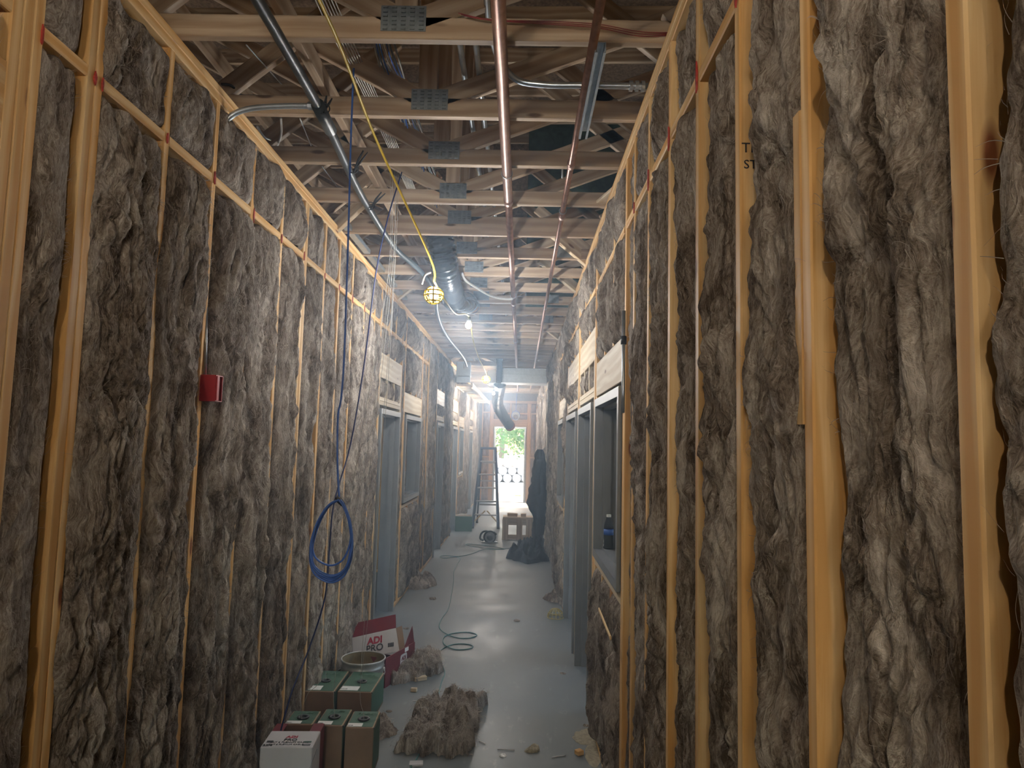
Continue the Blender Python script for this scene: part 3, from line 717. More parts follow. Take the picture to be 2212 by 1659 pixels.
# black coated pipe along the left of the ceiling
def ceil_pts(pp): return [at(px, py, 'z', z) for px, py, z in pp]
bp = ceil_pts([(520, -60, 3.22), (600, 75, 3.22), (690, 235, 3.22), (722, 300, 3.22), (782, 425, 3.215), (850, 532, 3.21), (900, 578, 3.2), (928, 610, 3.18), (941, 648, 3.17), (947, 686, 3.17), (965, 725, 3.19), (1000, 770, 3.19), (1008, 790, 3.15)])
c = empty('black_pipe'); tag(c, 'black coated pipe snaking along the left of the corridor ceiling', 'pipe')
bps = smooth_path(bp, 5)
MB().tube(bps, .0205, 12).build('pipe_length', 'blackpipe', c, smooth=True)
a_, b_ = at(686, 226, 'z', 3.22), at(714, 282, 'z', 3.22)
MB().tube([a_, b_], .029, 14).build('coupling', 'blackpipe', c, smooth=True)
def strap(px, py, qx, qy):
    e0 = at(px, py, 'z', 3.215); e1 = at(qx, qy, 'z', 3.30); d = (e1-e0); mid = e0+d*.5
    mb = MB(); sidev = Vector((.012, .012, 0))
    mb.tube([e0+Vector((0, 0, -.02)), mid, e1], [.004, .007, .004], 6); mb.tube([e0+Vector((0, 0, -.015)), mid+sidev, e1+sidev*1.6], [.004, .006, .003], 6)
    mb.build('strap', 'black', c)
    ring(MB(), e0, (bps[8]-bps[4]), .024, .003).build('hanger', 'black', c)
strap(764, 365, 785, 325); strap(800, 445, 824, 415); strap(700, 235, 705, 208)
c = empty('elbow_conduit'); tag(c, 'grey conduit elbow running from the black pipe into the left wall', 'conduit')
yy = at(560, 232, 'z', 3.24).y
tube_obj('tube', [at(682, 229, 'y', yy), at(620, 229, 'y', yy), at(560, 232, 'y', yy), at(530, 237, 'y', yy), at(508, 245, 'y', yy), at(491, 258, 'y', yy)], .0125, 'galv', c, 12, 6)
MB().tube([at(682, 229, 'y', yy), at(666, 229, 'y', yy)], .018, 8).build('connector', 'emt', c)
# bundles of data cable in ringed hangers
def cable_bundle(x, z, ys, label):
    c = empty('cable_bundle'); tag(c, label, 'cables')
    for k in range(16):
        q = 2*PI*k/16; rr = .022+.016*((k*7) % 5)/5; pts = []
        for j, y in enumerate(np.arange(ys[0], ys[1], .12)):
            sag = .05*math.sin(PI*((y-ys[0]) % .61)/.61); fl_ = 1+.55*math.sin(PI*((y-ys[0]) % .61)/.61)
            pts.append((x+rr*fl_*math.cos(q)+.004*math.sin(j+k), y, z-sag+rr*fl_*math.sin(q)))
        MB().tube(pts, .0034, 5).build('cable', ('bluecab', 'whitecab', 'greycab', 'greycab')[k % 4], c, smooth=True)
    y = ys[0]
    while y < ys[1]:
        ring(MB(), (x, y, z), (0, 1, 0), .043, .006).build('hanger_ring', 'brass', c, smooth=True)
        y += .61
cable_bundle(-.655, 3.60, (1.5, 7.5), 'thick bundle of blue and grey data cables in copper rings')
c = empty('loose_wires'); tag(c, 'thin sheaf of pale wires above the chords left of the cable bundle', 'wires')
for k in range(7): tube_obj('wire', [(-.86+k*.012, 1.6, 3.56), (-.84+k*.010, 2.6, 3.50+.006*k), (-.85+k*.011, 3.4, 3.57), (-.82+.009*k, 4.6, 3.52)], .0026, 'whitecab', c, 5, 4)
# red wires draped over the first chord on the right
o = empty('red_wires'); tag(o, 'slack red wires lying along the nearest chord on the right', 'wires')
for k in range(3):
    tube_obj('wire', [at(990+k*6, 28+k*3, 'y', 2.40), at(1060, 42+k, 'y', 2.40), at(1180, 46+k*3, 'y', 2.40), at(1290, 52+k*4, 'y', 2.40), at(1380, 68+k*5, 'y', 2.41), at(1442, 70+k*3, 'y', 2.42)], .0017, 'redcab', o, 5, 6)
# armoured whips and small loops near the left plate
for pts, m_, lab in (([(478, 182), (500, 185), (520, 205), (545, 207), (560, 208)], 'black', 'dark cable loop above the left plate beside the elbow conduit'),
                     ([(607, 256), (608, 285), (603, 305), (594, 325)], 'whitecab', 'short pale spiral whip hanging above the left plate'),
                     ([(556, 273), (570, 295), (585, 303), (600, 312)], 'emt', 'bright metal whip curling behind the left plate')):
    o = tube_obj('cable_whip', [at(a, b, 'z', 3.42) for a, b in pts], .006, m_, None, 8, 5); tag(o, lab, 'cable')
for (a, b, c_, d_) in ((532, 97, 608, 182), (648, 256, 672, 315), (696, 360, 732, 408)):
    o = tube_obj('hanger_rod', [at(a, b, 'z', 3.30), at(c_, d_, 'z', 3.75)], .003, 'emt', None, 6); tag(o, {532: 'thin steel rod nearest the viewer among the left trusses', 648: 'short thin steel rod beside the black pipe coupling', 696: 'thin steel rod farthest along the left trusses'}[a], 'rod', 'thin hanger rods')
# threaded rod by the pipes
o = tube_obj('threaded_rod', [at(1215, 362, 'z', 3.31), at(1213, 478, 'z', 3.0)*0+at(1215, 362, 'z', 3.31)+Vector((0, .0, -.06))], .005, 'galv', None, 6); tag(o, 'short threaded rod hanging under a chord between the copper pipes', 'rod')
# conduit clipped up the right wall beside the window, track on the left plate, pale hose by the copper pipe
c = empty('wall_conduit'); tag(c, 'short bright conduit running up the right wall beside the near window frame', 'conduit')
w0_, w1_ = at(1346, 838, 'x', XR-.012), at(1347, 672, 'x', XR-.012)
MB().tube([w0_+Vector((0, 0, -.12)), w0_, Vector((w0_.x, w0_.y, w1_.z))], .0085, 8).build('tube', 'emt', c, smooth=True)
wm_ = Vector((w0_.x, w0_.y, at(1350, 732, 'x', XR-.012).z)); MB().tube([wm_-Vector((0, 0, .02)), wm_+Vector((0, 0, .02))], .014, 8).build('coupling', 'black', c, smooth=True)
o = MB(); o.box((XL+.035, 6.0, H+.012), (.05, 2.6, .003)); o.box((XL+.011, 6.0, H+.028), (.003, 2.6, .033)); o.box((XL+.059, 6.0, H+.028), (.003, 2.6, .033))
o = o.build('metal_track', 'galv'); tag(o, 'grey metal channel lying along the top of the left wall plate', 'channel')
o = tube_obj('pale_hose', ceil_pts([(998, 590, 3.30), (1006, 606, 3.26), (1030, 622, 3.24), (1062, 640, 3.235), (1090, 646, 3.235), (1108, 646, 3.235)]), .011, 'whitecab', None, 8, 5); tag(o, 'pale hose curving from the flexible duct to the thick copper pipe', 'hose')
# black flexible ducts
def flex(name, label, pts, R, pitch=.03, collar=None):
    c = empty(name); tag(c, label, 'duct'); sp = smooth_path(pts, 24); L = 0; rs = []
    for i, q in enumerate(sp):
        if i: L += (q-sp[i-1]).length
        rs.append(R*(1+.055*math.cos(2*PI*L/pitch))*(1+.04*noise2(np.array([L*6.]), np.array([1.3]))[0]))
    MB().tube(sp, rs, 20).build('sleeve', 'blackflex', c, smooth=True)
    if collar: MB().tube([sp[-1], sp[-1]+(sp[-1]-sp[-3]).normalized()*.08], R*1.04, 20).build('end_strap', collar, c, smooth=True)
    return c
flex('flexible_duct', 'shiny black flexible duct hanging under the trusses behind the caged lamp', ceil_pts([(948, 505, 3.42), (955, 540, 3.30), (962, 585, 3.16), (972, 625, 3.08), (985, 650, 3.10), (1010, 655, 3.22)]), .105, .035)
c = empty('coiled_leads'); tag(c, 'coil of dark leads hanging from the end of the flexible duct', 'cables')
for k in range(4):
    cc = at(995+k*4, 658, 'y', 6.1); n = 18
    MB().tube([cc+Vector((math.cos(2*PI*i/n)*(.09+.01*k), .02*k, math.sin(2*PI*i/n)*(.055+.008*k))) for i in range(n+1)], .004, 5, False).build('lead', 'black', c, smooth=True)
flex('flexible_duct', 'black flexible duct drooping in front of the far doorway', [at(1080, 824, 'y', 13.0), at(1077, 845, 'y', 14.3), at(1075, 872, 'y', 15.6), at(1085, 895, 'y', 16.3), at(1100, 918, 'y', 16.8)], .125, .045, 'redcab')
flex('duct_drop', 'black insulated sleeve crossing the metal duct at the ceiling', [at(1079, 755, 'y', 12.25), at(1079, 790, 'y', 12.2), at(1078, 826, 'y', 12.25)], .055, .05)
# rectangular galvanised duct across the corridor
c = empty('metal_duct'); tag(c, 'rectangular galvanised duct crossing the corridor under the trusses', 'duct')
zt_, zm_, zb_ = 3.19, 3.07, 2.915
MB().cbox((.03, 12.85, (zt_+zm_)/2), (.86, .5, zt_-zm_), .006).build('upper_section', 'galv', c)
MB().cbox((.03, 12.83, (zm_+zb_)/2-.004), (.86, .52, zm_-zb_), .006).build('lower_section', 'galv', c)
MB().cbox((.03, 12.565, zm_), (.86, .012, .02), .003).build('seam', 'galv', c)
MB().cbox((.03, 12.565, zb_+.006), (.86, .02, .02), .003).build('flange', 'galv', c)
MB().prism([(-.40, 0), (-.68, .55), (-.68, 1.0), (-.40, .50)], (0, 0, .26), (0, 12.6, 2.925), (1, 0, 0), (0, 1, 0)).build('elbow_section', 'galv', c)
o = MB().cbox(tuple(at(1002, 798, 'y', 12.6)), (.26, .2, .27), .008).build('cabinet', 'galv'); c = empty('wall_cabinet', (0, 0, 0)); tag(c, 'grey metal box beside the duct under the ceiling', 'box'); o.parent = c; o.name = 'body'
MB().cbox(tuple(at(1006, 792, 'y', 12.49)), (.10, .012, .09), .004).build('cover_plate', 'paper', c)
o = MB().cbox((-1.10, 12.66, 3.02), (.26, .03, .24), .004); o = o.build('metal_sheet', 'galv'); tag(o, 'flat grey sheet metal panel at the left wall top beside the box', 'panel')
# ladder framed soffit along the far left
c = empty('soffit_ladder'); tag(c, 'ladder framed wooden soffit along the far left wall top', 'soffit')
for x in (XL+.025, -.98): lumber('rail', (x, 13.2, 2.90), (x, 20.6, 2.98), .089, ST, (0, 0, 1), c, 'pine_white')
for k in range(12): lumber('rung', (XL+.045, 13.35+k*.62, 2.90+k*.0066), (-1.0, 13.35+k*.62, 2.90+k*.0066), .20, ST, (0, 1, 0), c, 'pine_white')
o = MB().cbox((XR-.03, 12.2, 1.45), (.02, .32, 2.9), .004); o = o.build('plywood_strip', 'plywood'); tag(o, 'tall plywood strip standing at the far right wall behind the dark jacket', 'board')

# ------------------------------------------------------------------ string of work lamps
sg = empty('string_light'); tag(sg, 'yellow cord string of caged work lamps along the ceiling', 'work lights')
def egg_cage(c, R, parent, mat='yellow'):
    c = Vector(c); cg = empty('lamp_cage'); cg.parent = parent
    prof = [(.34, .62), (.62, .50), (.88, .22), (.98, -.08), (.90, -.42), (.66, -.78), (.30, -1.02)]
    for k in range(7):
        q = 2*PI*k/7+.3; d = Vector((math.cos(q), math.sin(q), 0))
        MB().tube(smooth_path([c+d*(r*R)+Vector((0, 0, z*R)) for r, z in prof], 3), R*.085, 5).build('rib', mat, cg, smooth=True)
    for r, z in ((.88, .22), (.97, -.25), (.66, -.78), (.30, -1.02)):
        ring(MB(), c+Vector((0, 0, z*R)), (0, 0, 1), r*R, R*.08, 20, 5).build('hoop', mat, cg, smooth=True)
    MB().lathe([(.05, 1.2), (.30, 1.18), (.36, .95), (.62, .60), (.70, .42), (.62, .44), (.3, .62)], n=16).build('cap', mat, cg, smooth=True)
    cap = cg.children[-1]; cap.data.transform(Matrix.Translation(c) @ Matrix.Scale(R, 4))
    return cg
def bulb(c, r, parent, mat='bulb', socket=True):
    mb = MB().lathe([(.001, -1.05), (.35, -.98), (.72, -.70), (.97, -.2), (.97, .2), (.78, .62), (.46, 1.05), (.42, 1.3)], n=16, cap1=True)
    o = mb.build('lamp_bulb', mat, parent, smooth=True); o.data.transform(Matrix.Translation(c) @ Matrix.Scale(r, 4))
    if socket:
        s = MB().lathe([(.55, 1.15), (.62, 1.3), (.62, 2.3), (.4, 2.7), (.05, 2.75)], n=12, cap0=True).build('socket', 'black', parent, smooth=True)
        s.data.transform(Matrix.Translation(c) @ Matrix.Scale(r, 4))
LAMPS = [(937, 634, 3.6, .053, True), (1012, 703, 5.5, .030, False), (1050, 818, 8.8, .056, True), (1066, 850, 13.4, .035, False), (1072, 868, 16.2, .035, False), (1078, 880, 18.8, .035, False)]  # last two bulbs are added to brighten the corridor's far end
cordpts = []
for px, py, y, R, caged in LAMPS:
    p_ = at(px, py, 'y', y)
    bm_ = 'bulb' if y < 5 else ('bulb_mid' if y < 10 else 'bulb_far')
    if caged: egg_cage(p_, R, sg); bulb(p_, R*.5, sg, bm_, socket=False)
    else: bulb(p_, R*.9, sg, bm_)
    cordpts.append(p_+Vector((0, 0, R*1.25 if caged else R*2.5)))
c0 = at(690, 0, 'z', 3.16)
back = [Vector((-.3, -3.6, 2.88)), Vector((-.5, -2.6, 2.96)), Vector((-.62, -1.6, 2.88)), Vector((-.66, -.4, 3.0)), Vector((-.65, .75, 2.98)), c0, at(812, 300, 'z', 3.14), cordpts[0]+Vector((-.01, -.12, .10)), cordpts[0]]
MB().tube(smooth_path(back, 6), .0058, 8).build('cord', 'yellow', sg, smooth=True)
tail = [cordpts[0], at(962, 650, 'y', 4.0), at(985, 678, 'y', 4.8), cordpts[1], at(1022, 735, 'y', 6.2), at(1035, 775, 'y', 7.4), cordpts[2], at(1056, 835, 'y', 10.8), cordpts[3], cordpts[4], cordpts[5]]
MB().tube(smooth_path(tail, 6), .0058, 8).build('cord', 'cordw', sg, smooth=True)
MB().tube(smooth_path([cordpts[0]+Vector((-.02, 0, .05)), cordpts[0]+Vector((-.05, -.01, .03)), cordpts[0]+Vector((-.065, -.01, -.02))], 4), .006, 6).build('tie', 'whitecab', sg, smooth=True)
# unseen end of the string; lamps behind the viewer added to warm near walls
for p_ in (Vector((-.65, .75, 2.90)), Vector((-.62, -1.6, 2.80)), Vector((-.3, -3.6, 2.80))):
    egg_cage(p_, .053, sg); bulb(p_, .03, sg, 'bulb_warm' if p_.y > 0 else 'bulb_fill', socket=False)

# ------------------------------------------------------------------ cables hanging down the left side
yc = 2.90
o = empty('cable_coil'); tag(o, 'bright blue data cable hung from the ceiling in a tied coil', 'cable')
topc = at(762, 195, 'z', 3.32); yc = topc.y
neck = at(733, 1080, 'y', yc)
MB().tube(smooth_path([topc+Vector((0, .0, .1)), at(758, 300, 'y', yc), at(752, 520, 'y', yc-.01), at(744, 760, 'y', yc), at(737, 860, 'y', yc+.01), at(730, 900, 'y', yc), at(729, 1000, 'y', yc), neck], 6), .0042, 7).build('hanging_lead', 'bluecab', o, smooth=True)
shape = [(733, 1080), (712, 1090), (690, 1118), (674, 1155), (668, 1190), (674, 1222), (694, 1240), (720, 1246), (745, 1232), (760, 1200), (764, 1165), (758, 1125), (745, 1092), (735, 1080)]
for k in range(7):
    f = 1-.03*((k*5) % 7)+.012*k; pts = []
    for i, (a, b) in enumerate(shape):
        dx = (a-716)*f+4*math.sin(k*2.1+i*.5)*(.15+i/14*.5); dy = (b-1082)*(f if k % 2 else 1.02)+(k-2)*2.2*math.sin(PI*i/13)
        q = at(716+dx*.98, 1082+dy, 'y', yc+.012*((k*3) % 7-3)/2); pts.append(q)
    MB().tube(smooth_path(pts, 4), .0042, 7, False).build('loop', 'bluecab', o, smooth=True)
MB().tube([neck+Vector((-.012, 0, .012)), neck+Vector((.0, 0, -.002)), neck+Vector((.018, 0, -.02))], [.010, .013, .010], 8).build('tape_tie', 'black', o)
def hang(name, label, pts, r, mat, cat='cable', group=None):
    q = tube_obj(name, pts, r, mat, None, 6, 6); tag(q, label, cat, group); return q
hang('data_cable', 'dark blue cable slanting from the ceiling behind the coil down to the white box',
     [at(868, 372, 'z', 3.33), at(838, 470, 'y', 3.66), at(812, 590, 'y', 3.7), at(786, 790, 'y', 3.75), at(757, 960, 'y', 3.7), at(722, 1085, 'y', 3.5), at(712, 1180, 'y', 3.5), at(702, 1290, 'y', 3.5), at(668, 1400, 'y', 3.5), at(632, 1490, 'y', 3.45), at(610, 1565, 'y', 3.45), at(607, 1578, 'y', 3.45)], .0042, 'bluedark')

# ------------------------------------------------------------------ cardboard cable boxes
def box_frame(corn, z):
    """corners of the top in the photo: front-left, front-right, back-right, back-left -> empty at base, size"""
    P = [at(a, b, 'z', z) for a, b in corn]
    ux = ((P[1]-P[0])+(P[2]-P[3]))/2; w = ux.length; ux.normalize()
    uy = ((P[3]-P[0])+(P[2]-P[1]))/2; d = uy.length
    c = sum(P, Vector())/4; rz = math.atan2(ux.y, ux.x)
    return (c.x, c.y, 0), rz, w, d
def cable_box(corn, z, label, grp):
    loc, rz, w, d = box_frame(corn, z); r = empty('cable_box', loc, rz); tag(r, label, 'box', grp)
    MB().cbox((0, 0, z/2), (w, d, z), .003).build('carton', 'card', r)
    MB().box((.0, .006, z+.0006), (w-.016, d-.016, .0012)).build('green_top', 'green', r)
    MB().box((w/2+.0006, 0, z*.52), (.0012, d-.012, z*.86)).build('green_side', 'green', r)
    MB().box((w/2-.006, 0, z+.0004), (.010, d-.004, .0012)).build('edge_strip', 'cardedge', r)
    m_ = MB()
    for k in range(5): ring(m_, (w*.12, d*.10, z+.0012), (0, 0, 1), w*.22+k*.008, .0007, 28, 4)
    q = m_.build('ring_print', 'green2', r); q['kind'] = 'stuff'
    MB().lathe([(.030, .001), (.034, .006), (.030, .010), (.020, .009), (.014, .002), (.012, -.004)], (w*.02, -d*.02, z), 20).build('cable_outlet', 'black', r, smooth=True)
    MB().box((-w*.02+.0, -d*.02, z+.0016), (.02, .02, .001)).build('outlet_hole', 'ink', r)
    MB().box((-w*.2, -d*.34, z+.0018), (w*.52, d*.19, .001)).build('paper_label', 'paper', r)
    m_ = MB(); rr = random.Random(int(w*1e5))
    for k in range(14): m_.box((-w*.2+(-.2+k*.012)*w*1.6, -d*.38, z+.0025), (.0012+.0012*rr.random(), d*.05, .0004))
    q = m_.build('barcode', 'ink', r); q['kind'] = 'stuff'
    lettering('GENESIS', w*.15, 'green2', r, (0, d*.34, z+.002), (1, 0, 0), (0, 1, 0), bold=.0004)
    MB().cbox((w/2, -d/2+.006, z-.003), (.010, .008, .008), .001).build('corner_tuck', 'black', r)
    return r, Vector(loc)
G = 'green topped cable boxes'
bxs = []
bxs.append(cable_box([(651.6, 1493.7), (723.4, 1494.4), (752, 1450.7), (683.6, 1448)], .20, 'green topped cable box at the left of the rear row', G))
bxs.append(cable_box([(729.7, 1494.4), (803.8, 1496), (828.8, 1453.9), (761, 1450.7)], .20, 'green topped cable box at the right of the rear row beside the pail', G))
bxs.append(cable_box([(616.5, 1565), (679, 1566), (690, 1536.6), (630, 1536)], .26, 'green topped cable box directly behind the white box', G))
bxs.append(cable_box([(686, 1567), (744.5, 1569), (757, 1532.7), (699, 1532)], .26, 'green topped cable box in the middle of the front row', G))
bxs.append(cable_box([(748, 1572), (809, 1573), (820, 1537), (761.7, 1536.6)], .26, 'green topped cable box at the right end of the front row', G))
outs = [(704, 1468), (782, 1472), (652, 1553), (722, 1549), (785, 1554)]
tops = [((848, 366), .2), ((853, 366), .2), ((843, 367), .26), ((858, 368), .26), ((862, 368), .26)]
mids = [((842, 600), (790, 1000), (722, 1300), (705, 1430)), ((850, 600), (820, 1000), (798, 1300), (785, 1420)), ((838, 600), (770, 1000), (706, 1420), (664, 1500)), ((846, 600), (800, 1000), (745, 1300), (722, 1480)), ((852, 600), (825, 1000), (792, 1290), (778, 1490))]
names = ['left rear green box', 'right rear green box', 'green box behind the white box', 'middle front green box', 'right front green box']
for (ox, oy), ((tx, ty), zb), mm, nm in zip(outs, tops, mids, names):
    e = at(ox, oy, 'z', zb+.01); s0 = at(tx, ty, 'z', 3.34); pts = [s0]
    for i, (a, b) in enumerate(mm): f = (i+1)/5; pts.append(at(a, b, 'y', s0.y+(e.y-s0.y)*f))
    hang('white_wire', 'thin white wire rising to the ceiling from the '+nm, pts+[e+Vector((0, 0, .03)), e], .0013, 'wirewhite', 'wire', 'white wires pulled from the boxes')

# white printed box in front
Z = .30
loc, rz, w, d = box_frame([(556, 1614), (669, 1614), (700, 1562), (610, 1562)], Z)
r = empty('printed_carton', loc, rz); tag(r, 'white cable carton with red flaps and red and black print, nearest the viewer', 'box')
w = at(669, 1614, 'z', Z).x-at(556, 1614, 'z', Z).x; dw = d*.66
MB().cbox((0, -d/2+dw/2, Z/2), (w, dw, Z), .004).build('white_sleeve', 'whitecard', r)
bd = MB()
for sx in (-1, 1): bd.box((sx*(w/2-.004), d/2-(d-dw)/2, Z/2), (.005, d-dw, Z-.006))
bd.box((0, d/2-.003, Z/2-.02), (w-.01, .005, Z-.045)); bd.build('red_body', 'redcard', r)
MB().box((-w/2+.03, d/2-(d-dw)/2, Z-.004), (.055, d-dw, .003)).build('red_flap', 'redcard', r)
MB().box((w/2-.03, d/2-(d-dw)/2, Z-.004), (.055, d-dw, .003)).build('red_flap', 'redcard', r)
MB().box((0, d/2-(d-dw)/2, Z-.05), (w-.02, d-dw-.01, .003)).build('inner_tray', 'card', r)
zt1 = Z+.0012; yo = -d/2+dw/2
lettering('ADI', .034, 'redink', r, (0, yo+dw*.10, zt1), (1, 0, 0), (0, 1, 0), bold=.0012)
lettering('PRO', .034, 'ink', r, (0, yo-dw*.075, zt1), (1, 0, 0), (0, 1, 0), bold=.0006)
lettering('CAT 6 PLENUM CABLE', .019, 'ink', r, (0, yo-dw*.22, zt1), (1, 0, 0), (0, 1, 0))
lettering('CAT 6 PLENUM CABLE', .017, 'ink', r, (-.01, yo-dw*.35, zt1), (1, 0, 0), (0, 1, 0))
lettering('23/4', .026, 'ink', r, (-w*.38, yo-dw*.40, zt1), (1, 0, 0), (0, 1, 0), bold=.0008)
MB().box((-w*.38, yo-dw*.18, zt1), (.03, .022, .0006)).build('print_block', 'ink', r)
MB().box((w*.36, yo-dw*.20, zt1), (.036, .016, .0006)).build('print_block', 'green', r)
m_ = MB()
for k in range(15): m_.box((w*.29+k*.0026, yo-dw*.38, zt1), (.0009+.0006*(k % 3), .022, .0005))
q = m_.build('barcode', 'ink', r); q['kind'] = 'stuff'
for sx in (-1, 1): MB().box((sx*w*.40, -d/2-.0008, Z*.5), (.002, .001, Z*1.0), Matrix.Rotation(sx*.33, 3, 'Y')).build('fold_line', 'greycab', r)

# opened red and white carton
c0_ = at(831, 1487, 'z', 0); c1_ = at(898, 1443, 'z', 0); dr = (c1_-c0_).normalized(); L_ = .46; rz = math.atan2(dr.y, dr.x)-PI/2
r = empty('open_carton', (c0_.x, c0_.y, 0), rz); tag(r, 'opened red and white carton lying behind the steel pail with lid raised', 'box')
bw, bl, bh = .27, .46, .21
bd = MB(); bd.box((-.003, bl/2, bh/2), (.006, bl, bh)); bd.box((-bw+.003, bl/2, bh*.2), (.006, bl, bh*.4)); bd.box((-bw/2, .003, bh/2), (bw-.012, .006, bh)); bd.box((-bw/2, bl-.003, bh*.2), (bw-.012, .006, bh*.4)); bd.box((-bw/2, bl/2, .003), (bw-.012, bl-.012, .005))
bd.build('red_body', 'redcard', r)
MB().box((-bw*.42, bl*.42, bh*.36), (bw*.8, bl*.8, .004)).build('white_tray', 'whitecard', r)
# emblem plate on the red side: white rounded square with letters
def rrect(w, h, rad, n=5):
    pts = []
    for cx, cy_, a0 in ((w/2-rad, h/2-rad, 0), (-w/2+rad, h/2-rad, PI/2), (-w/2+rad, -h/2+rad, PI), (w/2-rad, -h/2+rad, 1.5*PI)):
        for k in range(n+1): pts.append((cx+rad*math.cos(a0+k*PI/2/n), cy_+rad*math.sin(a0+k*PI/2/n)))
    return pts
MB().prism(rrect(.105, .105, .02), (.001, 0, 0), (.0002, bl*.60, bh*.56), (0, 1, 0), (0, 0, 1)).build('emblem', 'whitecard', r)
lettering('ADI', .040, 'redcard', r, (.0022, bl*.60, bh*.56+.020), (0, 1, 0), (0, 0, 1), bold=.001)
lettering('PRO', .040, 'redcard', r, (.0022, bl*.60, bh*.56-.020), (0, 1, 0), (0, 0, 1), bold=.0006)
MB().box((.0008, bl*.70, bh-.02), (.001, .06, .03)).build('paper_tag', 'paper', r)
MB().prism([(0, 0), (.16, 0), (.12, .13), (.05, .06)], (.003, 0, 0), (-.01, bl-.16, bh), (0, 1, 0), (0, 0, 1)).build('torn_flap', 'redcard', r)
# the raised lid with its white panel faces the viewer
zl = bh*.62
A = at(763, 1425, 'y', 5.50); B = at(863, 1407, 'y', 5.45); Cc = at(855.6, 1357, 'y', 5.56); Dd = at(761.5, 1378, 'y', 5.60)
E1 = at(855, 1328, 'y', 5.66); E2 = at(772, 1346, 'y', 5.70)
inv = (Matrix.Translation((c0_.x, c0_.y, 0)) @ Matrix.Rotation(rz, 4, 'Z')).inverted()
def slab(name, q, mat, th=.006):
    q = [inv @ p_ for p_ in q]; n = (q[1]-q[0]).cross(q[3]-q[0]).normalized()*th
    MB().add([*q, *[p_+n for p_ in q]], [(0, 1, 2, 3), (7, 6, 5, 4), (0, 4, 5, 1), (1, 5, 6, 2), (2, 6, 7, 3), (3, 7, 4, 0)]).build(name, mat, r)
slab('lid_panel', [A, B, Cc, Dd], 'whitecard'); slab('lid_flap', [Dd, Cc, E1, E2], 'redcard')
S1 = at(868, 1352, 'y', 5.60); S2 = at(874, 1398, 'y', 5.5); slab('lid_side', [B, S2, S1, Cc], 'card', .004)
iu = (inv.to_3x3() @ (B-A)).normalized(); iv = (inv.to_3x3() @ ((Cc-B))); iv = (iv-iu*iv.dot(iu)).normalized(); inn = iu.cross(iv)
m0 = inv @ ((A+B+Cc+Dd)/4)
if inn.dot(inv.to_3x3() @ Vector((0, -1, 0))) < 0: iv = -iv if False else iv; inn = -inn
lettering('ADI', .075, 'redink', r, m0+iu*(-.0)+iv*.026+inn*.009, iu, iv, bold=.0028)
lettering('PRO', .075, 'ink', r, m0+iv*-.034+inn*.009, iu, iv, bold=.001)
m_ = MB(); rot = Matrix((iu, iv, inn)).transposed()
for k in range(12): m_.box(m0+iu*(.11+k*.0042)+iv*-.03+inn*.008, (.0016+.0012*(k % 3), .032, .0006), rot)
q = m_.build('barcode', 'ink', r); q['kind'] = 'stuff'

# steel pail
pc = at(783.6, 1424, 'z', .24); pr_ = .153
r = empty('steel_pail', (pc.x, pc.y+.02, 0)); tag(r, 'worn open steel pail between the green boxes and the opened carton', 'pail')
MB().lathe([(.125, 0), (.132, .004), (.140, .10), (.146, .105), (.141, .112), (.146, .185), (.152, .190), (.147, .197), (.150, .232), (.157, .236), (.157, .243), (.150, .244)], n=40, cap0=True).build('shell', 'bucket', r, smooth=True)
MB().lathe([(.150, .244), (.146, .20), (.135, .012), (.001, .010)], n=40).build('inside', 'bucketin', r, smooth=True)
ring(MB(), (0, 0, .243), (0, 0, 1), .153, .005, 40, 6).build('rim', 'bucket', r, smooth=True)
for sx in (-1, 1): MB().lathe([(.001, .012), (.014, .010), (.017, 0)], (sx*.146, 0, .17), 12, Matrix.Rotation(sx*PI/2, 3, 'Y')).build('handle_ear', 'bucket', r)
hp = [(-.153, 0, .17)]+[(.17*math.cos(q), -.06-.10*math.sin(q), .17-.09*math.sin(q)) for q in [PI*(1-k/12) for k in range(13)]]+[(.153, 0, .17)]
MB().tube(hp, .002, 5).build('handle', 'galv', r, smooth=True)

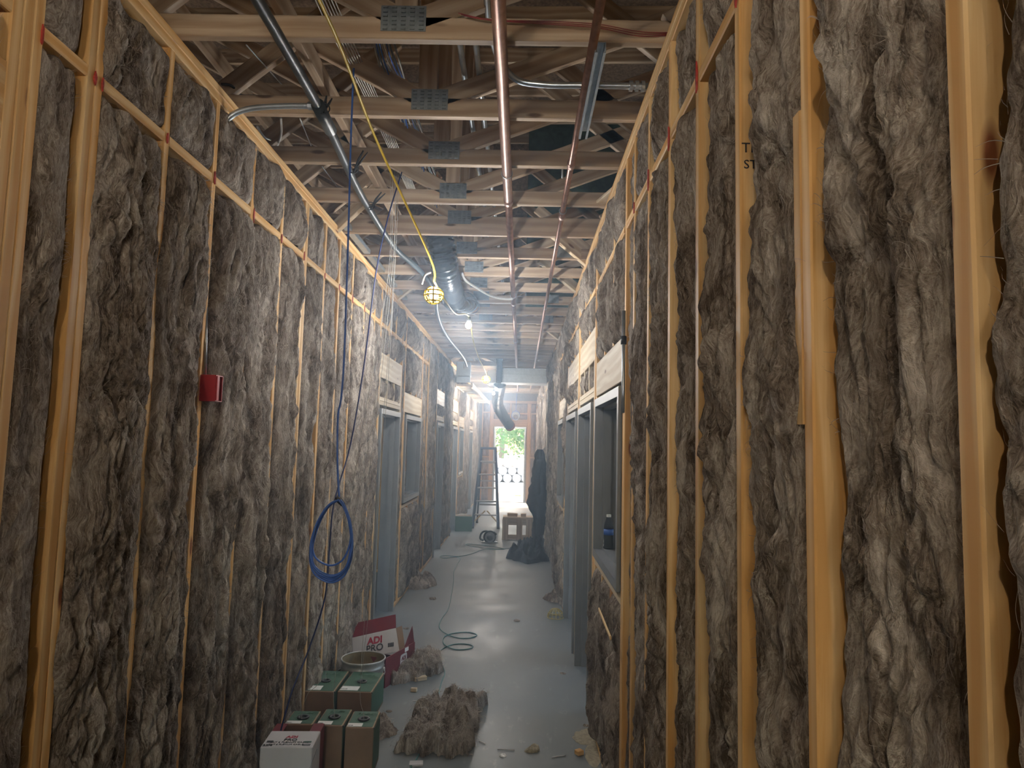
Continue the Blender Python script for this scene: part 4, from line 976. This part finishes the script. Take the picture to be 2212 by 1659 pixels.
# ------------------------------------------------------------------ heaps of wool on the floor
def heap(name, label, poly, hmax, seed, mat='wool', cat='insulation', res=60, ledge=.35, fib=1500):
    P = [at(a, b, 'z', 0) for a, b in poly]; c = sum(P, Vector())/len(P)
    ang = np.array([math.atan2(q.y-c.y, q.x-c.x) for q in P]); rad = np.array([(q-c).length for q in P]); i = np.argsort(ang); ang, rad = ang[i], rad[i]
    nt_, nr = (200 if res > 40 else 90), res
    th = np.linspace(-PI, PI, nt_, endpoint=False); rr = np.interp(th, np.concatenate([ang-2*PI, ang, ang+2*PI]), np.concatenate([rad]*3))
    t = np.linspace(0, 1, nr); T, TH = np.meshgrid(t, th); RR = np.repeat(rr[:, None], nr, 1)
    RR = RR*(1+.10*noise2(np.cos(TH)*3+seed, np.sin(TH)*3)+.06*noise2(np.cos(TH)*9+seed, np.sin(TH)*9)+.03*noise2(np.cos(TH)*25, np.sin(TH)*25+seed))
    X = np.cos(TH)*RR*T; Y = np.sin(TH)*RR*T
    prof = (1-T**3.5)**.6
    big = .45+.8*noise2(X*4+seed, Y*4+seed*2)+1.3*np.abs(noise2(X*7+seed, Y*6))+.5*np.abs(noise2(X*17+seed, Y*15))
    Zz = hmax*prof*np.clip(big, .16, 1.4)+(wool_height(X*2.2, Y*3.2, seed, 1.1)+.010*noise2(X*45+seed, Y*45)+.006*noise2(X*95, Y*95+seed))*prof*min(1, hmax/.07)
    Zz = np.maximum(Zz, 0.002*(1-T)); Zz[:, -1] = 0
    X += noise2(X*15+seed, Y*15)*.012*prof; Y += noise2(X*15+9, Y*15+seed)*.012*prof
    V = np.stack([X.ravel(), Y.ravel(), Zz.ravel()], 1); I = np.arange(nt_*nr).reshape(nt_, nr); J = np.roll(I, -1, 0)
    F = np.stack([I[:, :-1], I[:, 1:], J[:, 1:], J[:, :-1]], -1).reshape(-1, 4)
    o = link(name, mesh_np(name, V, F), mat, None, (c.x, c.y, 0.001), smooth=True); tag(o, label, cat)
    if fib:
        rs = np.random.RandomState(int(seed)); n = fib; idx = rs.randint(0, len(V), n); p = V[idx]; mb_v = []; K = 5
        a = rs.uniform(0, 2*PI, n); L = rs.uniform(.02, .07, n); kap = rs.normal(0, 22, n); w = rs.uniform(.0008, .0016, n); cur = p.copy(); vs = []
        for k in range(K):
            q = cur.copy(); q[:, 2] += .003+.010*math.sin(PI*k/(K-1)); ww = w*(1-.6*k/K)
            e = np.stack([-np.sin(a)*ww, np.cos(a)*ww, ww*.4], 1); vs += [q-e, q+e]
            cur[:, 0] += np.cos(a)*L/K; cur[:, 1] += np.sin(a)*L/K; a = a+kap*L/K
        VV = np.stack(vs, 1); q4 = np.array([[2*k, 2*k+1, 2*k+3, 2*k+2] for k in range(K-1)])
        FF = ((np.arange(n)*2*K)[:, None, None]+q4[None]).reshape(-1, 4)
        f = link('loose_fibres', mesh_np('loose_fibres', VV.reshape(-1, 3), FF), 'fibre', o); f['kind'] = 'stuff'
    return o
def crumple(name, label, corners, th, seed, nfib=4500):
    """a torn, rumpled length of batt: corners front-left, front-right, back-right, back-left on the floor"""
    Q = [at(a, b, 'z', 0) for a, b in corners]; c = sum(Q, Vector())/4; nu = 120; nv = 150
    U, V = np.meshgrid(np.linspace(0, 1, nu), np.linspace(0, 1, nv))
    w0, w1 = (Q[1]-Q[0]).length, (Q[3]-Q[0]).length
    eu = .16*noise2(V*3.3+seed, V*0+1.5)+.06*noise2(V*11+seed, V*0+7)+.012*noise2(V*37, V*0+seed); ev = .14*noise2(U*3.3+seed, U*0+21.5)+.06*noise2(U*11+seed, U*0+5)+.012*noise2(U*37, U*0+seed*2)
    Us = U+eu*np.abs(2*U-1)**2; Vs = V+ev*np.abs(2*V-1)**2
    X = (1-Us)*(1-Vs)*Q[0].x+Us*(1-Vs)*Q[1].x+Us*Vs*Q[2].x+(1-Us)*Vs*Q[3].x-c.x
    Y = (1-Us)*(1-Vs)*Q[0].y+Us*(1-Vs)*Q[1].y+Us*Vs*Q[2].y+(1-Us)*Vs*Q[3].y-c.y
    e = np.minimum(np.minimum(U, 1-U)*w0, np.minimum(V, 1-V)*w1)
    wx = X+.05*noise2(X*6+seed, Y*6); wy = Y+.05*noise2(X*6, Y*6+seed)
    Z = th*(.45+1.1*np.abs(noise2(wx*5+seed, wy*4.2))+.75*np.abs(noise2(wx*11+seed, wy*10)))
    Z += th*.8*np.exp(-(((X-.08*w0)/(.16*w0))**2+((Y+.12*w1)/(.13*w1))**2))-th*.7*np.exp(-(((X+.12*w0)/(.14*w0))**2+((Y-.12*w1)/(.07*w1))**2))
    Z += .014*noise2(wx*26+seed, wy*24)+.009*np.abs(noise2(wx*48, wy*44+seed))+.005*noise2(wx*95, wy*95)
    Z = np.maximum(Z, .012)*(1-np.exp(-e/.010)); Z = np.maximum(Z, 0); Z[0] = Z[-1] = 0; Z[:, 0] = Z[:, -1] = 0
    P = np.stack([X.ravel(), Y.ravel(), Z.ravel()], 1)
    o = link(name, mesh_np(name, P, grid_faces(nu, nv)), 'wool', None, (c.x, c.y, .001), smooth=True); tag(o, label, 'insulation')
    rs = np.random.RandomState(seed); n = nfib; K = 6; idx = rs.randint(0, len(P), n); cur = P[idx].copy(); a = rs.uniform(0, 2*PI, n); L = rs.uniform(.02, .08, n); kap = rs.normal(0, 25, n); w = rs.uniform(.0006, .0012, n); ar = rs.uniform(.002, .016, n); vs = []
    for k in range(K):
        q = cur.copy(); q[:, 2] += .002+ar*math.sin(PI*k/(K-1)); ww = w*(1-.6*k/K); e_ = np.stack([-np.sin(a)*ww, np.cos(a)*ww, ww*.4], 1); vs += [q-e_, q+e_]
        cur[:, 0] += np.cos(a)*L/K; cur[:, 1] += np.sin(a)*L/K; a = a+kap*L/K
    q4 = np.array([[2*k, 2*k+1, 2*k+3, 2*k+2] for k in range(K-1)]); FF = ((np.arange(n)*2*K)[:, None, None]+q4[None]).reshape(-1, 4)
    f = link('loose_fibres', mesh_np('loose_fibres', np.stack(vs, 1).reshape(-1, 3), FF), 'fibre', o); f['kind'] = 'stuff'
crumple('insulation_scrap', 'large crumpled piece of brown insulation on the floor in the foreground', [(866, 1632), (1026, 1644), (1048, 1524), (908, 1530)], .095, 21)
crumple('insulation_scrap', 'brown insulation scrap slumped against the opened carton', [(838, 1480), (962, 1458), (936, 1418), (880, 1428)], .085, 33, 2500)
heap('insulation_scrap', 'small wool scrap at the foot of the left wall beside the door frame', [(893, 1275), (932, 1268), (925, 1256), (905, 1252), (893, 1262)], .09, 41, fib=150, res=20)
heap('insulation_scrap', 'small wool scrap at the foot of the right wall by the second door frame', [(1186, 1288), (1205, 1302), (1218, 1312), (1214, 1285), (1196, 1280)], .06, 47, fib=150, res=20)
heap('floor_bundle', 'dark grey bundle lying across the floor at the right', [(1110, 1196), (1120, 1212), (1140, 1218), (1170, 1214), (1200, 1208), (1205, 1195), (1170, 1190), (1130, 1188)], .20, 53, 'cloth', 'bundle', 30, fib=0)
heap('insulation_scrap', 'wool scrap showing past the right side of the front row boxes', [(822, 1600), (832, 1596), (836, 1570), (830, 1550), (822, 1560)], .05, 59, fib=150, res=20)
# sawdust line along the right wall foot
o = heap('sawdust', 'pale sawdust scattered along the foot of the right wall', [(1270, 1610), (1285, 1659), (1297, 1650), (1284, 1580), (1278, 1556), (1272, 1575)], .004, 61, 'beige', 'sawdust', 20, fib=0); o['kind'] = 'stuff'; del o['category']

# ------------------------------------------------------------------ teal hose and litter
hz = [(870, 1680), (905, 1630), (935, 1560), (945, 1512), (953, 1475), (961, 1452), (952, 1430), (948, 1412), (960, 1399), (985, 1391), (1012, 1392), (1022, 1397), (1010, 1402), (985, 1403), (965, 1396), (957, 1386), (962, 1374), (985, 1367), (1015, 1366), (1030, 1372), (1015, 1378), (990, 1378), (968, 1371), (953, 1361), (949, 1350), (955, 1335), (968, 1315), (975, 1285), (980, 1255), (980, 1235), (988, 1218), (994, 1208), (985, 1203), (962, 1205.5), (950, 1203), (962, 1200), (990, 1202), (1020, 1196), (1045, 1187), (1072, 1187), (1090, 1186), (1062, 1180), (1012, 1175), (1012, 1178.5), (1060, 1185), (1130, 1184), (1165, 1183)]
o = tube_obj('cord', [at(a, b, 'z', .0045+.004*(i in (14, 22, 23))) for i, (a, b) in enumerate(hz)], .0042, 'teal', None, 7, 6); o.name = 'extension_cord'; tag(o, 'teal cord snaking in loops along the concrete floor', 'cord')
def bit(name, label, cat, px, py, dims, rz, mat, grp=None, rx=0):
    q = at(px, py, 'z', 0); o = MB().cbox((0, 0, dims[2]/2), dims, min(dims)*.12).build(name, mat); o.location = (q.x, q.y, .0005); o.rotation_euler = (rx, 0, rz); tag(o, label, cat, grp); return o
bit('wood_offcut', 'wood offcut lying against the wool scrap by the opened carton', 'wood', 908, 1470, (.095, .035, .03), .5, 'pine_white')
bit('wood_offcut', 'small wood block on the floor left of the large wool piece', 'wood', 894, 1494, (.045, .03, .026), -.1, 'pine_white')
bit('wood_offcut', 'small wood block on the floor at the right wall foot', 'wood', 1251, 1630, (.042, .04, .026), .6, 'pine')
bit('paper_scrap', 'pale crumpled paper scrap under the front edge of the large wool piece', 'paper', 899, 1652, (.075, .05, .012), .1, 'whitecard')
for px, py, a, l, lab in ((1093, 1619.5, -.05, .10, 'straight white stick left of the curled wood shaving'), (1207, 1634, .35, .085, 'white stick near the right wooden block'), (1042, 1604, -.6, .05, 'short white stick touching the large wool piece'), (906, 1515, -.12, .10, 'thin white stick left of the large wool piece')):
    q = at(px, py, 'z', .004); d_ = Vector((math.cos(a), math.sin(a), 0))*l/2
    o = tube_obj('white_stick', [q-d_, q+Vector((0, .003, .001)), q+d_], .0028, 'whitecard', None, 6, 3); tag(o, lab, 'stick', 'white sticks on the floor')
heap('wood_shaving', 'curled tan shaving on the floor in the foreground', [(1136, 1626), (1150, 1627), (1162, 1616), (1158, 1612), (1146, 1616)], .02, 71, 'beige', 'shaving', 10, fib=0)
heap('torn_paper', 'tiny torn white paper on the floor below the straight white stick', [(1080, 1634), (1090, 1636), (1091, 1630), (1083, 1629)], .012, 72, 'paper', 'paper', 8, fib=0)
for k, (px, py, lab) in enumerate(((840, 1537, 'dark crumb of wool beside the rear boxes'), (845, 1587, 'flat shred of wool right of the front boxes'), (877, 1358, 'dark curled shred left of the hose loops'), (935, 1294, 'small dark crumb left of the hose near the wool wall'), (1116, 1341, 'small crumb in the middle of the floor'), (1265, 1568, 'crumb of wool at the end of the door jamb'), (1216, 1455, 'dark shred near the right door frame'))):
    heap('wool_crumb', lab, [(px-6, py-1), (px-2, py+2), (px+4, py+2), (px+7, py), (px+3, py-2), (px-2, py-2)], .010+.008*(k % 2), 80+k, 'wool', 'crumb', 8, fib=0)
# cage guard lying on the floor
gq = at(1200, 1334, 'z', 0); r = empty('lamp_guard', (gq.x, gq.y, 0)); tag(r, 'loose yellow lamp guard lying on the floor at the right', 'guard')
for k in range(6):
    q = PI*k/6; MB().tube([(.085*math.cos(t_)*math.cos(q), .085*math.cos(t_)*math.sin(q), .004+.09*math.sin(t_)) for t_ in [PI*i/12 for i in range(13)]], .004, 5).build('rib', 'gold', r, smooth=True)
for R_, z_ in ((.085, .004), (.072, .05)): ring(MB(), (0, 0, z_), (0, 0, 1), R_, .004, 24, 5).build('hoop', 'gold', r, smooth=True)

# ------------------------------------------------------------------ red box on the left wall
q = at(458, 838, 'x', XL+.05); r = empty('alarm_box', (XL+.03, q.y, q.z)); tag(r, 'small red steel box fixed to a stud of the left wall', 'box')
bd = MB(); bd.box((.0, 0, 0), (.07, .004, .105)); bd.box((0, .062, 0), (.07, .004, .105)); bd.box((0, .031, .0525), (.07, .062, .004)); bd.box((0, .031, -.0525), (.07, .062, .004)); bd.box((-.033, .031, 0), (.004, .062, .105)); bd.build('shell', 'redbox', r)
MB().box((.037, .012, 0), (.006, .02, .10)).build('cover_lip', 'redbox', r)
MB().tube([(-.02, .02, .055), (-.035, .02, .34)], .006, 8).build('conduit_stub', 'emt', r, smooth=True)
MB().tube(smooth_path([(.01, .03, .03), (.02, .05, .01), (.01, .04, -.03)], 4), .004, 6).build('lead', 'redcab', r)

# ------------------------------------------------------------------ water bottle in the right window
q = Vector((.562, 4.33, 1.1565)); r = empty('water_bottle', q); tag(r, 'small clear plastic water bottle standing on the right window sill', 'bottle')
MB().lathe([(.026, 0), (.032, .004), (.032, .03), (.030, .036), (.032, .042), (.032, .075), (.031, .08), (.031, .125), (.032, .13), (.028, .155), (.014, .185), (.0125, .20)], n=20, cap0=True, cap1=True).build('shell', 'plasticclear', r, smooth=True)
MB().lathe([(.0315, .085), (.0318, .085), (.0318, .122), (.0315, .122)], n=20).build('wrap_label', 'bluecab', r, smooth=True)
MB().lathe([(.0145, .195), (.0145, .21), (.001, .211)], n=16, cap0=True).build('screw_cap', 'paper', r)
# wooden brace leaning below that window
lumber_o = empty('lath'); tag(lumber_o, 'thin wooden lath slanting across the wool below the right window', 'lath')
lumber('board', tuple(at(1294, 1316, 'x', XR-.05)), tuple(at(1319, 1378, 'x', XR-.055)), .02, .008, (0, 0, 1), lumber_o, 'pine')

# ------------------------------------------------------------------ things at the far end
# step ladder
r = empty('step_ladder', (-.70, 14.9, 0)); tag(r, 'blue grey fibreglass step ladder standing at the far left', 'ladder')
Ht = 1.66
for s in (-1, 1):
    MB().tube([(s*.27, -.48, .0), (s*.155, -.05, Ht)], .032, 4).build('front_rail', 'ladder', r)
    MB().tube([(s*.235, .48, .0), (s*.15, .06, Ht-.04)], .019, 4).build('rear_rail', 'ladder', r)
    MB().box((s*.27, -.48, .02), (.06, .07, .04)).build('foot', 'black', r); MB().box((s*.235, .48, .02), (.05, .06, .04)).build('foot', 'black', r)
for k in range(5):
    f = (k+1)/6; z = Ht*f; MB().cbox((0, -.48+.43*f+.02, z), (2*(.27-.115*f), .085, .03), .004).build('step', 'alu', r)
MB().cbox((0, .0, Ht+.01), (.36, .20, .05), .01).build('top_cap', 'ladder', r)
for z, f in ((.42, .25), (.95, .57), (1.35, .81)): MB().box((0, .48-.42*f, z), (.40-.1*f, .02, .03)).build('rear_bar', 'alu', r)
for s in (-1, 1): MB().tube([(s*.26, -.45, .12), (s*.02, -.38, .36)], .014, 4).build('brace', 'tan', r)
# low wooden stand
r = empty('wooden_stand', (-.02, 13.0, 0)); tag(r, 'low rough wooden stand with odd offcuts on top', 'stand')
for x in (-.235, 0.03, .205): lumber('leg', Vector((x-.02, 12.86, 0)), Vector((x-.02, 12.88, .38)), .11, ST, (1, 0, 0), r, 'pine_hazed')
for x in (-.235, .235): lumber('leg', Vector((x-.02, 13.22, 0)), Vector((x-.02, 13.2, .38)), .11, ST, (1, 0, 0), r, 'pine_hazed')
lumber('top_board', (-.28, 12.9, .33), (.25, 12.9, .33), .12, ST, (0, 0, 1), r, 'pine_hazed'); lumber('top_board', (-.30, 13.04, .40), (.27, 13.04, .40), .34, ST, (0, 1, 0), r, 'pine_hazed')
lumber('stretcher', (-.28, 12.9, .05), (.25, 12.9, .05), .09, ST, (0, 0, 1), r, 'pine_hazed')
for c in r.children: c.matrix_world = Matrix.Translation((.02, -13.0, 0)) @ c.matrix_world
for x0, x1, z, lab in ((-.22, -.03, .455, 'short offcut lying on the left of the wooden stand'), (.03, .13, .46, 'small block on the right of the wooden stand')):
    o = MB().cbox((0, 0, 0), (x1-x0, .12, .06), .006, Matrix.Rotation(.0, 3, 'Y')).build('wood_offcut', 'pine_hazed'); o.location = ((x0+x1)/2, 13.0, .4505); tag(o, lab, 'wood')
# circular saw
q = at(1054, 1172, 'z', 0); r = empty('circular_saw', (q.x, q.y, 0), .2); tag(r, 'dark circular saw standing on the floor in front of the ladder', 'saw')
MB().cbox((.02, 0, .012), (.30, .14, .006), .002).build('base_plate', 'alu', r)
MB().lathe([(.001, -.03), (.10, -.03), (.115, -.02), (.115, .02), (.10, .03), (.001, .03)], (.03, 0, .10), 24, Matrix.Rotation(PI/2, 3, 'X')).build('blade_guard', 'cloth', r, smooth=True)
MB().lathe([(.001, .0), (.05, .0), (.05, .09), (.035, .11), (.001, .11)], (.02, -.03, .10), 16, Matrix.Rotation(PI/2, 3, 'X')).build('motor', 'black', r, smooth=True)
MB().tube(smooth_path([(.02, 0, .19), (-.07, 0, .20), (-.13, 0, .15), (-.14, 0, .07), (-.08, 0, .04)], 4), .018, 8).build('handle', 'cloth', r, smooth=True)
MB().tube([(.10, 0, .19), (.15, 0, .14)], .014, 8).build('front_knob', 'black', r, smooth=True)
MB().lathe([(.001, 0), (.09, 0), (.09, .002), (.001, .002)], (.03, -.034, .10), 24, Matrix.Rotation(PI/2, 3, 'X')).build('blade', 'alu', r)
# dark green crate with coiled wire
q = at(1003, 1147, 'z', 0); r = empty('wire_crate', (q.x-.03, q.y+.1, 0), .1); tag(r, 'dark green carton with loose wire on top against the far left wall', 'box')
MB().cbox((0, 0, .15), (.34, .34, .30), .005).build('carton', 'green', r)
MB().box((0, 0, .301), (.32, .32, .002)).build('lid', 'card', r)
for k in range(3): ring(MB(), (.02*k-.02, 0, .31+.008*k), (.1*k, .1, 1), .11-.015*k, .004, 20, 5).build('wire_loop', 'whitecab', r, smooth=True)
# dark hanging jacket on the right wall
def jacket():
    V = []; nz, na = 40, 26; prof = [(0, .03, .03), (.06, .09, .05), (.14, .15, .06), (.35, .17, .075), (.60, .18, .08), (.85, .23, .10), (.95, .26, .11), (1.02, .20, .09), (1.10, .12, .07), (1.45, .10, .06), (1.62, .09, .05)]
    zs = np.linspace(0, 1.62, nz); wy = np.interp(zs, [p[0] for p in prof], [p[1] for p in prof]); wx = np.interp(zs, [p[0] for p in prof], [p[2] for p in prof])
    th = np.linspace(0, 2*PI, na, endpoint=False); TH, ZZ = np.meshgrid(th, zs); WY = np.repeat(wy[:, None], na, 1); WX = np.repeat(wx[:, None], na, 1)
    n_ = 1+.55*noise2(np.cos(TH)*2+ZZ*3, np.sin(TH)*2+ZZ*2.2)+.3*noise2(np.cos(TH)*4+3, np.sin(TH)*4+ZZ*7)
    X = np.cos(TH)*WX*1.5*n_; Y = np.sin(TH)*WY*n_
    P = np.stack([X.ravel(), Y.ravel(), (1.70-ZZ).ravel()], 1); I = np.arange(nz*na).reshape(nz, na); J = np.roll(I, -1, 1)
    F = np.stack([I[:-1], I[1:], J[1:], J[:-1]], -1).reshape(-1, 4)
    return mesh_np('body', P, F)
r = empty('hanging_jacket', (.33, 11.75, 0)); tag(r, 'dark jacket and cloth hanging on the far right wall', 'jacket')
link('cloth_body', jacket(), 'cloth', r, smooth=True)
MB().tube(smooth_path([(.0, -.16, 1.52), (-.05, -.22, 1.25), (-.03, -.20, .95)], 4), [.05]*2+[.055]*6+[.045], 10).build('sleeve', 'cloth', r, smooth=True)
MB().tube([(.0, 0, 1.66), (.10, 0, 1.74)], .008, 6).build('hook', 'alu', r)
# coiled blue and white wires over the end door
r = empty('wire_coil', tuple(at(1114, 897, 'y', 20.8))); tag(r, 'coil of blue and pale wire hanging over the end doorway', 'wire')
for k in range(4): ring(MB(), (0, 0, -.05*k*.4), (.2*k-.3, 1, .1), .13-.012*k, .010, 18, 5).build('loop', 'bluecab' if k < 1 else 'whitecab', r, smooth=True)
MB().tube([(0, 0, .12), (.02, .1, .75)], .008, 5).build('lead', 'bluecab', r)

# ------------------------------------------------------------------ outside the end door
pr0 = None; pk = 0
for row in range(3):
    for i in range(6-row):
        x = -1.95+.45*i+.225*row; z = -.10+.20+row*.345
        if pr0 is None:
            mb = MB().lathe([(.001, .10), (.13, .06), (.15, 0), (.198, 0), (.20, .02), (.20, 2.4), (.15, 2.4), (.001, 2.3)], (0, 0, 0), 20, Matrix.Rotation(-PI/2, 3, 'X')); me_ = mb.build('tmp', 'pvc', smooth=False).data; bpy.data.objects.remove(bpy.data.objects['tmp']); pr0 = True
        o = link('white_pipe', me_, None, None, (x, 33+row*.1+.05*math.sin(i*2.1), z)); o.rotation_euler = (0, 0, .2)
        tag(o, ('leftmost', 'second', 'third', 'fourth', 'fifth', 'sixth')[i]+' white pipe from the left in the '+('bottom', 'middle', 'top')[row]+' layer of the outdoor stack', 'pipe', 'white pipes stacked outside')
def tree(name, label, loc, h, R, seed, n=3200):
    r = empty(name, loc); tag(r, label, 'tree', 'trees beyond the end door'); rs = np.random.RandomState(seed)
    MB().tube(smooth_path([(0, 0, -.2), (.1, .05, h*.3), (-.05, 0, h*.6), (.05, .1, h*.9)], 4), [.22]*4+[.16]*4+[.1]*4+[.05], 8).build('trunk', 'bark', r, smooth=True)
    c = rs.normal(0, 1, (26, 3)); c /= np.linalg.norm(c, axis=1)[:, None]; c *= (rs.uniform(.3, 1, 26)**.5)[:, None]*R; c[:, 2] = c[:, 2]*1.3+h*.62
    k = rs.randint(0, 26, n); p = c[k]+rs.normal(0, R*.23, (n, 3)); p[:, 2] = np.maximum(p[:, 2], .5)
    a = rs.normal(0, 1, (n, 3)); a /= np.linalg.norm(a, axis=1)[:, None]; b = np.cross(a, rs.normal(0, 1, (n, 3))); b /= np.linalg.norm(b, axis=1)[:, None]; s = rs.uniform(.09, .19, n)[:, None]
    V = np.stack([p-a*s, p+b*s*.5, p+a*s, p-b*s*.5], 1).reshape(-1, 3); F = np.arange(n*4).reshape(-1, 4)
    f = link('foliage', mesh_np('foliage', V, F), 'leaf', r); f['kind'] = 'stuff'
tree('leafy_tree', 'leafy green tree on the left beyond the pipe stack', (-2.9, 41, 0), 6.2, 2.2, 1)
tree('leafy_tree', 'leafy green tree on the right behind the pipe stack', (.6, 47, 0), 7.0, 2.4, 2)
tree('leafy_tree', 'tallest leafy tree farthest back beyond the pipe stack', (-1.6, 56, 0), 9.5, 3.4, 4, 4200)
o = bit('wood_offcut', 'wood offcut lying in the sun inside the end doorway', 'wood', 1118, 1072, (.22, .09, .04), .2, 'pine')

# ------------------------------------------------------------------ corridor haze: some dust, mostly added to stand for lens glare
hm = bpy.data.materials.new('haze_veil'); hm.use_nodes = True; nt = hm.node_tree; nt.nodes.clear()
vo = nt.nodes.new('ShaderNodeVolumeScatter'); vo.inputs['Density'].default_value = .045; vo.inputs['Anisotropy'].default_value = .45; vo.inputs['Color'].default_value = (.62, .80, 1, 1)
ou = nt.nodes.new('ShaderNodeOutputMaterial'); nt.links.new(vo.outputs[0], ou.inputs['Volume'])
hz_ = MB().box((-.415, 11.5, 1.645), (1.8, 18.4, 3.27)).build('haze_veil', hm); tag(hz_, 'pale corridor haze, part dust, mostly added lens veil', kind='stuff')
cy.volume_bounces = 0
